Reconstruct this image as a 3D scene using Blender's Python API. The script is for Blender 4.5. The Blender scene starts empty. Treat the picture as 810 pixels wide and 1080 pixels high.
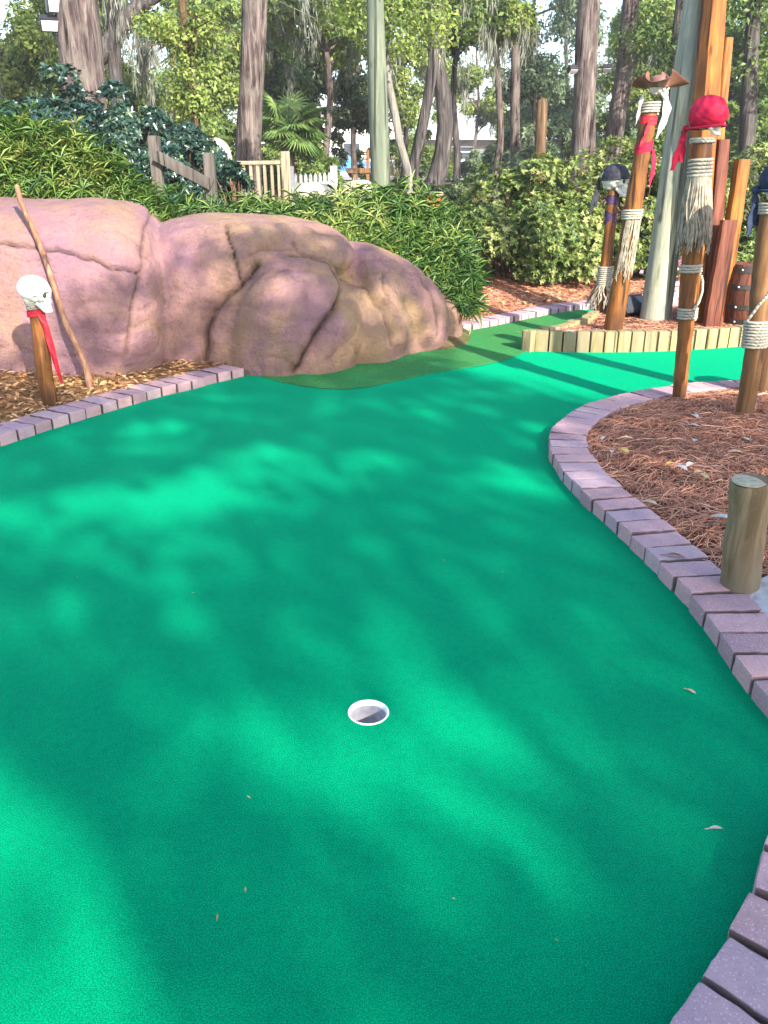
import bpy, bmesh, math, random
import numpy as np
from mathutils import Vector, Matrix, noise as mnoise
from mathutils.geometry import delaunay_2d_cdt

random.seed(7)
RNG = np.random.default_rng(7)
S = bpy.context.scene
COL = S.collection
PI = math.pi

# ------------------------------------------------------------------ camera model
CAM_H, PITCH, FOC = 1.40, math.radians(22.5), 870.0
CP, SP = math.cos(PITCH), math.sin(PITCH)

def ray(px, py):
    u, v = (px - 405) / FOC, (540 - py) / FOC
    return np.array([u, CP + v * SP, -SP + v * CP])

def G(px, py, z=0.0):
    """point of the horizontal plane z seen at photo pixel px,py"""
    d = ray(px, py)
    t = (z - CAM_H) / d[2]
    return np.array([d[0] * t, d[1] * t, z])

def D(px, py, y):
    """point at ground distance y (metres ahead) seen at photo pixel"""
    d = ray(px, py)
    t = y / d[1]
    return np.array([d[0] * t, y, CAM_H + d[2] * t])

# ------------------------------------------------------------------ node materials
def new_mat(name):
    m = bpy.data.materials.new(name)
    m.use_nodes = True
    nt = m.node_tree
    b = nt.nodes['Principled BSDF']
    return m, nt, b

def N(nt, t, **kw):
    n = nt.nodes.new(t)
    for k, v in kw.items():
        setattr(n, k, v)
    return n

def ramp(nt, src, stops):
    r = N(nt, 'ShaderNodeValToRGB')
    e = r.color_ramp.elements
    while len(e) < len(stops):
        e.new(0.5)
    for i, (p, c) in enumerate(stops):
        e[i].position = p
        e[i].color = (c[0], c[1], c[2], 1)
    nt.links.new(src, r.inputs[0])
    return r.outputs[0]

def coords(nt, scale=(1, 1, 1), kind='Object', rot=(0, 0, 0), loc=(0, 0, 0)):
    tc = N(nt, 'ShaderNodeTexCoord')
    mp = N(nt, 'ShaderNodeMapping')
    mp.inputs['Scale'].default_value = scale
    mp.inputs['Rotation'].default_value = rot
    mp.inputs['Location'].default_value = loc
    nt.links.new(tc.outputs[kind], mp.inputs[0])
    return mp.outputs[0]

def noise(nt, vec, scale, detail=4, rough=0.55, dist=0.0):
    n = N(nt, 'ShaderNodeTexNoise')
    n.inputs['Scale'].default_value = scale
    n.inputs['Detail'].default_value = detail
    n.inputs['Roughness'].default_value = rough
    n.inputs['Distortion'].default_value = dist
    if vec is not None:
        nt.links.new(vec, n.inputs['Vector'])
    return n.outputs['Fac']

def mix(nt, a, b, fac, mode='MIX'):
    m = N(nt, 'ShaderNodeMix', data_type='RGBA', blend_type=mode)
    for sock, v in ((m.inputs[0], fac), (m.inputs[6], a), (m.inputs[7], b)):
        if isinstance(v, (int, float)):
            sock.default_value = v
        elif isinstance(v, tuple):
            sock.default_value = (v[0], v[1], v[2], 1)
        else:
            nt.links.new(v, sock)
    return m.outputs[2]

def bump(nt, b, h, strength, dist=0.01):
    n = N(nt, 'ShaderNodeBump')
    n.inputs['Strength'].default_value = strength
    n.inputs['Distance'].default_value = dist
    nt.links.new(h, n.inputs['Height'])
    nt.links.new(n.outputs[0], b.inputs['Normal'])

def simple(name, c1, c2, scale=8, rough=0.7, bmp=0.2, bdist=0.004, stretch=(1, 1, 1), spec=0.3, detail=5, metallic=0.0, lo=0.35, hi=0.65):
    m, nt, b = new_mat(name)
    v = coords(nt, stretch)
    n = noise(nt, v, scale, detail)
    nt.links.new(ramp(nt, n, [(lo, c1), (hi, c2)]), b.inputs['Base Color'])
    b.inputs['Roughness'].default_value = rough
    b.inputs['Specular IOR Level'].default_value = spec
    b.inputs['Metallic'].default_value = metallic
    if bmp:
        bump(nt, b, n, bmp, bdist)
    return m

def wood(name, dark, mid, light, grain=18, rough=0.55, knots=True, weather=None, spec=0.3):
    m, nt, b = new_mat(name)
    v = coords(nt, (1, 1, 0.09))
    n = noise(nt, v, grain * 2, 6, 0.65, 0.6)
    n2 = noise(nt, coords(nt, (1, 1, 0.35)), 5, 3)
    c = ramp(nt, n, [(0.3, dark), (0.5, mid), (0.68, light)])
    c = mix(nt, c, dark, ramp_val(nt, n2, 0.52, 0.72, 0.6))
    if knots:
        vo = N(nt, 'ShaderNodeTexVoronoi')
        vo.inputs['Scale'].default_value = 5.5
        nt.links.new(coords(nt, (1.2, 1.2, 0.55)), vo.inputs['Vector'])
        c = mix(nt, c, tuple(x * 0.35 for x in dark), ramp_val(nt, vo.outputs['Distance'], 0.2, 0.10, 0.85))
    ck = noise(nt, coords(nt, (1, 1, 0.035)), grain * 1.6, 3, 0.5, 0.2)
    c = mix(nt, c, tuple(x * 0.3 for x in dark), ramp_val(nt, ck, 0.60, 0.66, 0.85))
    if weather:
        n3 = noise(nt, coords(nt, (1, 1, 0.5)), 3.2, 5, 0.6)
        c = mix(nt, c, weather, ramp_val(nt, n3, 0.47, 0.62, 0.75))
    nt.links.new(c, b.inputs['Base Color'])
    b.inputs['Roughness'].default_value = rough
    b.inputs['Specular IOR Level'].default_value = spec
    bump(nt, b, n, 0.35 if grain > 8.5 else 1.0, 0.004 if grain > 8.5 else 0.05)
    return m

def ramp_val(nt, src, lo, hi, mx=1.0):
    r = N(nt, 'ShaderNodeMapRange')
    r.inputs['From Min'].default_value = lo
    r.inputs['From Max'].default_value = hi
    r.inputs['To Min'].default_value = 0.0
    r.inputs['To Max'].default_value = mx
    nt.links.new(src, r.inputs['Value'])
    return r.outputs[0]

def leaf_mat(name, stops, trans=0.35, rough=0.45, spec=0.35, tcol=None):
    m, nt, b = new_mat(name)
    at = N(nt, 'ShaderNodeAttribute', attribute_name='tone')
    c = ramp(nt, at.outputs['Fac'], stops)
    nt.links.new(c, b.inputs['Base Color'])
    b.inputs['Roughness'].default_value = rough
    b.inputs['Specular IOR Level'].default_value = spec
    if trans:
        t = N(nt, 'ShaderNodeBsdfTranslucent')
        nt.links.new(mix(nt, c, tcol or (1.0, 1.0, 0.35), 0.4, 'MULTIPLY'), t.inputs['Color'])
        mx = N(nt, 'ShaderNodeMixShader')
        mx.inputs[0].default_value = trans
        nt.links.new(b.outputs[0], mx.inputs[1])
        nt.links.new(t.outputs[0], mx.inputs[2])
        nt.links.new(mx.outputs[0], nt.nodes['Material Output'].inputs[0])
    return m

def tone_mat(name, stops, rough=0.8, spec=0.2):
    return leaf_mat(name, stops, 0.0, rough, spec)

M = {}
def turf_material(name, d, mid, l, big, mott=0.35):
    m, nt, b = new_mat(name)
    v = coords(nt)
    n = noise(nt, v, 310, 4, 0.75)
    nb = noise(nt, v, 1.7, 4, 0.6)
    nm = noise(nt, v, 38, 4, 0.65)
    c = ramp(nt, n, [(0.38, d), (0.5, mid), (0.62, l)])
    c = mix(nt, c, big, ramp_val(nt, nb, 0.4, 0.75, mott))
    c = mix(nt, c, d, ramp_val(nt, nm, 0.45, 0.75, mott * 0.85))
    sp = noise(nt, v, 520, 1, 0.5)
    c = mix(nt, c, tuple(min(0.8, x * 1.7) for x in l), ramp_val(nt, sp, 0.62, 0.72, 0.8))
    nt.links.new(c, b.inputs['Base Color'])
    b.inputs['Roughness'].default_value = 0.9
    b.inputs['Specular IOR Level'].default_value = 0.02
    bump(nt, b, n, 1.0, 0.008)
    return m
M['turf'] = turf_material('putting_turf', (0, 0.15, 0.06786), (0, 0.325, 0.1436), (0, 0.54, 0.2523), (0, 0.28, 0.1305))
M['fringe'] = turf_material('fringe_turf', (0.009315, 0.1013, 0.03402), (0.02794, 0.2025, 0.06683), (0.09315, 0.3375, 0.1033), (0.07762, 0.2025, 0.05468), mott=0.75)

def paver_material():
    m, nt, b = new_mat('paver')
    v = coords(nt)
    oi = N(nt, 'ShaderNodeObjectInfo')
    ad = N(nt, 'ShaderNodeVectorMath', operation='ADD')
    nt.links.new(v, ad.inputs[0]); nt.links.new(oi.outputs['Location'], ad.inputs[1])
    v = ad.outputs[0]
    base = ramp(nt, oi.outputs['Random'], [(0.0, (0.2919, 0.1832, 0.2051)), (0.3, (0.4, 0.2574, 0.2762)), (0.6, (0.4649, 0.2772, 0.2762)), (0.8, (0.3676, 0.2574, 0.3013)), (1.0, (0.4325, 0.3069, 0.3097))])
    n = noise(nt, v, 26, 6, 0.7)
    c = mix(nt, base, (0.22, 0.155, 0.21), ramp_val(nt, n, 0.5, 0.78, 0.6))
    vo = N(nt, 'ShaderNodeTexVoronoi')
    vo.inputs['Scale'].default_value = 120
    nt.links.new(v, vo.inputs['Vector'])
    c = mix(nt, c, (0.54, 0.46, 0.52), ramp_val(nt, vo.outputs['Distance'], 0.3, 0.16, 0.65))
    n2 = noise(nt, v, 160, 3, 0.7)
    c = mix(nt, c, (0.15, 0.10, 0.125), ramp_val(nt, n2, 0.58, 0.72, 0.55))
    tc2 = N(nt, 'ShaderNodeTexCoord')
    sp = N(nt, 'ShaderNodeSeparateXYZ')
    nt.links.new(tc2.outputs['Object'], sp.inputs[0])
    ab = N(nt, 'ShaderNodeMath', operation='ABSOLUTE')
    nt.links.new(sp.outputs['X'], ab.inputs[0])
    c = mix(nt, c, (0.05, 0.036, 0.035), ramp_val(nt, ab.outputs[0], 0.0545, 0.0572, 0.8))      # end faces darkened along the joints
    nt.links.new(c, b.inputs['Base Color'])
    b.inputs['Roughness'].default_value = 0.85
    b.inputs['Specular IOR Level'].default_value = 0.25
    bump(nt, b, n2, 0.6, 0.004)
    return m
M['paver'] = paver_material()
M['joint'] = None

def rock_material():
    m, nt, b = new_mat('faux_rock')
    v = coords(nt)
    n1 = noise(nt, v, 1.5, 5, 0.6, 0.4)
    n2 = noise(nt, v, 2.6, 7, 0.62, 0.15)
    n3 = noise(nt, v, 40, 6, 0.75)
    sx = N(nt, 'ShaderNodeSeparateXYZ')
    nt.links.new(v, sx.inputs[0])
    och = N(nt, 'ShaderNodeMath', operation='ADD')
    nt.links.new(ramp_val(nt, sx.outputs['X'], -2.2, -1.2, 0.11), och.inputs[0])
    nt.links.new(n1, och.inputs[1])
    c = ramp(nt, och.outputs[0], [(0.40, (0.2426, 0.1371, 0.1654)), (0.50, (0.2873, 0.1533, 0.154)), (0.60, (0.2873, 0.1684, 0.1198)), (0.70, (0.3, 0.1917, 0.1049))])
    c = mix(nt, c, (0.1723, 0.09064, 0.1278), ramp_val(nt, n2, 0.44, 0.70, 0.5))
    c = mix(nt, c, (0.383, 0.2323, 0.1881), ramp_val(nt, n2, 0.42, 0.26, 0.5))
    c = mix(nt, c, (0.1085, 0.05808, 0.06843), ramp_val(nt, n3, 0.52, 0.72, 0.6))
    n5 = noise(nt, coords(nt, (1.2, 1.2, 0.8)), 5, 8, 0.75)
    c = mix(nt, c, (0.1085, 0.0604, 0.07413), ramp_val(nt, n5, 0.54, 0.72, 0.55))
    at = N(nt, 'ShaderNodeAttribute', attribute_name='stain')
    n4 = noise(nt, v, 9, 5, 0.7)
    mul = N(nt, 'ShaderNodeMath', operation='MULTIPLY')
    nt.links.new(at.outputs['Fac'], mul.inputs[0])
    nt.links.new(ramp_val(nt, n4, 0.15, 0.45, 1.0), mul.inputs[1])
    c = mix(nt, c, (0.028, 0.015, 0.016), mul.outputs[0])
    nt.links.new(c, b.inputs['Base Color'])
    b.inputs['Roughness'].default_value = 0.6
    b.inputs['Specular IOR Level'].default_value = 0.3
    n6 = noise(nt, coords(nt, (1, 1, 1.6)), 13, 8, 0.72, 0.3)
    hh = mix(nt, n3, n6, 0.6)
    bump(nt, b, hh, 1.0, 0.045)
    return m
M['rock'] = rock_material()

def mulch_material(name, a, b_, c_, d_):
    m, nt, b = new_mat(name)
    v = coords(nt)
    n1 = noise(nt, v, 30, 8, 0.75, 1.5)
    n2 = noise(nt, v, 2.2, 4, 0.6)
    vo = N(nt, 'ShaderNodeTexVoronoi')
    vo.inputs['Scale'].default_value = 45
    nt.links.new(v, vo.inputs['Vector'])
    c = ramp(nt, n1, [(0.3, a), (0.5, b_), (0.7, c_)])
    c = mix(nt, c, d_, ramp_val(nt, n2, 0.45, 0.7, 0.5))
    c = mix(nt, c, c_, ramp_val(nt, vo.outputs['Distance'], 0.35, 0.1, 0.5))
    nt.links.new(c, b.inputs['Base Color'])
    b.inputs['Roughness'].default_value = 0.9
    b.inputs['Specular IOR Level'].default_value = 0.15
    bump(nt, b, n1, 1.0, 0.03)
    return m
M['straw_bed'] = mulch_material('straw_bed', (0.065, 0.0286, 0.0208), (0.169, 0.0715, 0.0455), (0.312, 0.1495, 0.091), (0.117, 0.052, 0.039))
M['chip_bed'] = mulch_material('chip_bed', (0.1026, 0.05592, 0.02463), (0.3489, 0.1849, 0.0774), (0.5748, 0.3441, 0.1619), (0.2258, 0.1162, 0.05278))

def terrain_material():
    m, nt, b = new_mat('woodland_ground')
    v = coords(nt)
    n1 = noise(nt, v, 14, 8, 0.75, 1.0)
    n2 = noise(nt, v, 0.35, 4, 0.6)
    c = ramp(nt, n1, [(0.3, (0.05, 0.025, 0.015)), (0.5, (0.15, 0.075, 0.04)), (0.7, (0.28, 0.16, 0.085))])
    g = ramp(nt, n1, [(0.3, (0.04, 0.055, 0.02)), (0.6, (0.11, 0.13, 0.05)), (0.75, (0.24, 0.2, 0.12))])
    c = mix(nt, c, g, ramp_val(nt, n2, 0.42, 0.55, 0.9))
    nt.links.new(c, b.inputs['Base Color'])
    b.inputs['Roughness'].default_value = 0.95
    b.inputs['Specular IOR Level'].default_value = 0.1
    bump(nt, b, n1, 0.8, 0.03)
    return m
M['terrain'] = terrain_material()
M['asphalt'] = simple('pale_asphalt', (0.22, 0.21, 0.2), (0.34, 0.33, 0.31), 30, 0.9, 0.2)
M['joint'] = simple('joint_sand', (0.035, 0.025, 0.025), (0.08, 0.06, 0.055), 90, 0.95, 0.3)
M['concrete'] = simple('concrete', (0.27, 0.27, 0.29), (0.42, 0.42, 0.44), 24, 0.85, 0.3, detail=8)
M['post'] = wood('stained_post', (0.05, 0.019, 0.007), (0.185, 0.066, 0.015), (0.295, 0.118, 0.028), 18, weather=(0.045, 0.020, 0.011))
M['post_worn'] = wood('worn_post', (0.081, 0.03334, 0.0136), (0.1566, 0.07182, 0.02673), (0.216, 0.118, 0.0486), 16, weather=(0.1296, 0.08205, 0.0486))
M['stick'] = wood('leaning_stick', (0.098, 0.042, 0.0245), (0.182, 0.0875, 0.049), (0.266, 0.154, 0.098), 12, knots=False)
M['cedar_bright'] = wood('cedar_bright', (0.085, 0.024, 0.006), (0.30, 0.098, 0.016), (0.42, 0.165, 0.03), 14, weather=(0.15, 0.042, 0.012))
M['cedar_red'] = wood('cedar_red', (0.04, 0.01152, 0.0072), (0.108, 0.02736, 0.01584), (0.176, 0.054, 0.03024), 14, knots=False)
M['pole_gray'] = wood('utility_pole', (0.144, 0.1512, 0.1152), (0.3024, 0.3024, 0.2232), (0.4464, 0.432, 0.324), 12, 0.8, weather=(0.2016, 0.2232, 0.2016))
M['pole_green'] = wood('green_pole', (0.06375, 0.08288, 0.06375), (0.1084, 0.1275, 0.08925), (0.1594, 0.1721, 0.1147), 9, 0.8)
M['paling'] = wood('edging_timber', (0.1275, 0.0975, 0.045), (0.255, 0.2063, 0.1013), (0.36, 0.3, 0.165), 16, 0.8, knots=False, weather=(0.18, 0.15, 0.0975))
M['bollard'] = wood('weathered_bollard', (0.0929, 0.06381, 0.03519), (0.1689, 0.1164, 0.06256), (0.2534, 0.1802, 0.1095), 14, 0.85, weather=(0.1436, 0.1239, 0.09384))
M['endgrain'] = simple('end_grain', (0.26, 0.24, 0.17), (0.42, 0.38, 0.28), 40, 0.9, 0.3)
M['gray_wood'] = wood('gray_rail', (0.042, 0.036, 0.033), (0.084, 0.072, 0.063), (0.132, 0.114, 0.099), 12, 0.85, knots=False)
M['tan_wood'] = wood('tan_fence', (0.2091, 0.1673, 0.1115), (0.3067, 0.2509, 0.1742), (0.4043, 0.3415, 0.2509), 12, 0.85, knots=False)
M['white_paint'] = simple('white_paint', (0.476, 0.462, 0.448), (0.56, 0.553, 0.539), 12, 0.6, 0.05)
M['barrel'] = wood('barrel_stave', (0.05, 0.014, 0.010), (0.115, 0.035, 0.022), (0.18, 0.065, 0.038), 20, 0.5, knots=False)
M['iron'] = simple('iron_band', (0.02, 0.018, 0.018), (0.045, 0.038, 0.036), 20, 0.5, 0.1, spec=0.5)
M['rivet'] = simple('rivet', (0.6, 0.58, 0.55), (0.75, 0.73, 0.7), 20, 0.35, 0, metallic=0.6)
M['bone'] = simple('bone', (0.416, 0.4, 0.352), (0.624, 0.616, 0.584), 14, 0.5, 0.15, 0.003, detail=7, lo=0.3, hi=0.55)
M['bone_dark'] = simple('bone_socket', (0.02, 0.018, 0.015), (0.05, 0.045, 0.04), 14, 0.8, 0)
M['red_cloth'] = simple('red_cloth', (0.3375, 0.0036, 0.0273), (0.465, 0.0072, 0.04875), 30, 0.75, 0.25, 0.004)
M['ribbon'] = simple('red_ribbon', (0.375, 0.0075, 0.01815), (0.51, 0.0225, 0.04125), 30, 0.6, 0.2)
M['black_cloth'] = simple('black_cloth', (0.012, 0.012, 0.02), (0.03, 0.03, 0.045), 30, 0.7, 0.25, 0.004)
M['navy_cloth'] = simple('navy_cloth', (0.010, 0.018, 0.045), (0.02, 0.035, 0.08), 30, 0.75, 0.25, 0.004)
M['purple_cloth'] = simple('purple_cloth', (0.03, 0.015, 0.05), (0.07, 0.035, 0.10), 30, 0.7, 0.2)
M['white_cloth'] = simple('white_cloth', (0.372, 0.36, 0.342), (0.468, 0.456, 0.444), 30, 0.8, 0.2)
M['leather'] = simple('hat_leather', (0.1013, 0.0405, 0.027), (0.1958, 0.09117, 0.06413), 9, 0.6, 0.3, 0.004)
M['hat_band'] = simple('hat_crown_leather', (0.1488, 0.07167, 0.05952), (0.2083, 0.1096, 0.09523), 9, 0.6, 0.3, 0.004)
def rope_material():
    m, nt, b = new_mat('rope')
    v = coords(nt)
    n = noise(nt, v, 60, 5, 0.7)
    w = N(nt, 'ShaderNodeTexWave', bands_direction='DIAGONAL')
    w.inputs['Scale'].default_value = 28
    w.inputs['Distortion'].default_value = 1.0
    nt.links.new(v, w.inputs['Vector'])
    c = ramp(nt, n, [(0.3, (0.25, 0.23, 0.18)), (0.65, (0.46, 0.43, 0.36))])
    c = mix(nt, c, (0.22, 0.19, 0.14), ramp_val(nt, w.outputs['Fac'], 0.5, 0.0, 0.6))
    nt.links.new(c, b.inputs['Base Color'])
    b.inputs['Roughness'].default_value = 0.9
    bump(nt, b, w.outputs['Fac'], 0.6, 0.004)
    return m
M['rope'] = rope_material()
M['tassel'] = simple('frayed_rope', (0.18, 0.15, 0.1125), (0.375, 0.33, 0.255), 25, 0.9, 0.2)
M['cup_rim'] = simple('cup_rim', (0.72, 0.74, 0.74), (0.8, 0.82, 0.82), 30, 0.4, 0)
M['cup_metal'] = simple('cup_liner', (0.325, 0.312, 0.3575), (0.52, 0.5005, 0.546), 30, 0.45, 0.05, spec=0.5)
M['black_plastic'] = simple('black_plastic', (0.012, 0.013, 0.016), (0.03, 0.03, 0.035), 30, 0.45, 0)
M['lamp_glass'] = simple('lamp_glass', (0.3, 0.32, 0.35), (0.45, 0.47, 0.5), 10, 0.15, 0)
M['bark_gray'] = wood('gray_bark', (0.014, 0.010, 0.010), (0.075, 0.055, 0.055), (0.23, 0.185, 0.17), 8, 0.95, knots=False, spec=0.1, weather=(0.15, 0.13, 0.115))
M['bark_brown'] = wood('brown_bark', (0.035, 0.021, 0.014), (0.098, 0.0595, 0.035), (0.168, 0.112, 0.0665), 7, 0.95, knots=False, spec=0.1)
M['bark_dark'] = wood('dark_bark', (0.02, 0.018, 0.02), (0.06, 0.052, 0.052), (0.14, 0.125, 0.12), 7, 0.95, knots=False, spec=0.1)
M['bark_pale'] = wood('pale_bark', (0.1159, 0.1054, 0.08959), (0.1897, 0.1792, 0.1581), (0.2635, 0.253, 0.2319), 5, 0.95, knots=False, spec=0.1)
M['bamboo_leaf'] = leaf_mat('bamboo_leaf', [(0.0, (0.01931, 0.06143, 0.0193)), (0.35, (0.05792, 0.1404, 0.02633)), (0.7, (0.1544, 0.2457, 0.04388)), (1.0, (0.3243, 0.351, 0.1053))], 0.35)
M['azalea_leaf'] = leaf_mat('azalea_leaf', [(0.0, (0.02838, 0.05975, 0.01792)), (0.4, (0.09458, 0.1544, 0.03138)), (0.75, (0.2459, 0.2788, 0.07619)), (1.0, (0.3974, 0.4083, 0.1703))], 0.3)
M['camellia_leaf'] = leaf_mat('camellia_leaf', [(0.0, (0.008, 0.028, 0.022)), (0.6, (0.02, 0.055, 0.038)), (0.92, (0.045, 0.09, 0.05)), (1.0, (0.12, 0.17, 0.08))], 0.1, 0.3, 0.6)
M['light_leaf'] = leaf_mat('light_leaf', [(0.0, (0.07188, 0.1264, 0.02626)), (0.5, (0.1797, 0.2528, 0.05251)), (1.0, (0.3414, 0.3987, 0.1138))], 0.5)
M['mid_leaf'] = leaf_mat('mid_leaf', [(0.0, (0.03605, 0.08291, 0.02195)), (0.5, (0.09911, 0.1658, 0.0395)), (1.0, (0.2163, 0.2829, 0.07901))], 0.45)
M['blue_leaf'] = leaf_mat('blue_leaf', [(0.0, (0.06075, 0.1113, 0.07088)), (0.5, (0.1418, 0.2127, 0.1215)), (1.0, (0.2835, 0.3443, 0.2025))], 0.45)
M['dark_leaf'] = leaf_mat('dark_leaf', [(0.0, (0.014, 0.03, 0.014)), (0.6, (0.04, 0.065, 0.025)), (1.0, (0.10, 0.12, 0.04))], 0.25)
M['palm_leaf'] = leaf_mat('palm_leaf', [(0.0, (0.05, 0.11, 0.03)), (0.5, (0.14, 0.24, 0.07)), (1.0, (0.28, 0.36, 0.12))], 0.4)
M['moss'] = leaf_mat('spanish_moss', [(0.0, (0.11, 0.12, 0.10)), (1.0, (0.24, 0.25, 0.21))], 0.3, 0.9, 0.05)
M['needle'] = tone_mat('pine_needle', [(0.0, (0.1659, 0.06796, 0.04385)), (0.45, (0.4072, 0.1737, 0.1095)), (0.8, (0.6334, 0.3247, 0.2047)), (1.0, (0.85, 0.5739, 0.38))])
M['litter'] = tone_mat('leaf_litter', [(0.0, (0.09237, 0.04731, 0.02111)), (0.35, (0.3284, 0.1634, 0.07038)), (0.75, (0.5645, 0.3269, 0.1478)), (1.0, (0.6979, 0.4731, 0.2675))])
M['dry_leaf_tan'] = simple('dry_leaf_tan', (0.36, 0.24, 0.14), (0.52, 0.38, 0.24), 60, 0.7, 0.2)
M['dry_leaf_pale'] = simple('dry_leaf_pale', (0.36, 0.3168, 0.288), (0.4752, 0.432, 0.396), 60, 0.6, 0.2)
M['dry_leaf_yellow'] = simple('dry_leaf_yellow', (0.48, 0.27, 0.06), (0.62, 0.40, 0.12), 60, 0.6, 0.2)
M['dry_leaf_green'] = simple('dry_leaf_green', (0.22, 0.22, 0.10), (0.36, 0.36, 0.2), 60, 0.6, 0.2)
M['dry_leaf_brown'] = simple('dry_leaf_brown', (0.14, 0.065, 0.04), (0.24, 0.12, 0.08), 60, 0.6, 0.2)
M['wall_paint'] = simple('pale_wall', (0.66, 0.62, 0.56), (0.76, 0.73, 0.68), 4, 0.8, 0.05)
M['wall_dark'] = simple('dark_wall', (0.10, 0.085, 0.075), (0.16, 0.14, 0.12), 4, 0.8, 0.05)
M['roof_gray'] = simple('gray_shingle', (0.26, 0.27, 0.29), (0.38, 0.39, 0.41), 22, 0.85, 0.3, stretch=(1, 1, 4))
M['glass'] = simple('window_glass', (0.03, 0.035, 0.045), (0.06, 0.065, 0.08), 3, 0.08, 0, spec=0.7)
M['tyre'] = simple('tyre', (0.015, 0.015, 0.015), (0.03, 0.03, 0.03), 20, 0.8, 0)
M['rim'] = simple('wheel_rim', (0.4, 0.4, 0.41), (0.55, 0.55, 0.56), 20, 0.35, 0, metallic=0.7)
M['car_red'] = simple('car_red', (0.38, 0.012, 0.02), (0.42, 0.016, 0.025), 2, 0.25, 0, spec=0.6)
M['car_white'] = simple('car_white', (0.7, 0.7, 0.7), (0.74, 0.74, 0.74), 2, 0.25, 0, spec=0.6)
M['car_blue'] = simple('car_blue', (0.05, 0.16, 0.42), (0.06, 0.18, 0.46), 2, 0.25, 0, spec=0.6)
M['car_silver'] = simple('car_silver', (0.35, 0.42, 0.52), (0.4, 0.47, 0.56), 2, 0.3, 0, spec=0.6, metallic=0.4)
M['orange'] = simple('orange_paint', (0.44, 0.06, 0.012), (0.56, 0.096, 0.02), 8, 0.5, 0.1)
M['pink'] = leaf_mat('pink_petal', [(0.0, (0.55, 0.25, 0.42)), (1.0, (0.78, 0.55, 0.68))], 0.3)
M['lavender'] = simple('lavender_pot', (0.48, 0.36, 0.48), (0.60, 0.48, 0.58), 10, 0.7, 0.1)
M['bluegray'] = simple('blue_gray_plastic', (0.16, 0.19, 0.27), (0.24, 0.28, 0.37), 10, 0.6, 0.1)
M['pale_rock'] = simple('pale_rock', (0.336, 0.288, 0.232), (0.496, 0.448, 0.384), 6, 0.85, 0.5, 0.02)

# ------------------------------------------------------------------ object helpers
def tag(o, label=None, cat=None, group=None, kind=None):
    for k, v in (('label', label), ('category', cat), ('group', group), ('kind', kind)):
        if v:
            o[k] = v
    return o

def thing(name, loc, label, cat, group=None):
    o = bpy.data.objects.new(name, None)
    o.empty_display_size = 0.1
    o.location = tuple(float(x) for x in loc)
    COL.objects.link(o)
    return tag(o, label, cat, group)

def link(name, me, mat, parent=None):
    o = bpy.data.objects.new(name, me)
    if mat is not None and not me.materials:
        me.materials.append(mat)
    COL.objects.link(o)
    if parent is not None:
        o.parent = parent
    return o

def world_loc(p):
    v = Vector((0, 0, 0))
    while p is not None:
        v += p.location
        p = p.parent
    return v

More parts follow.
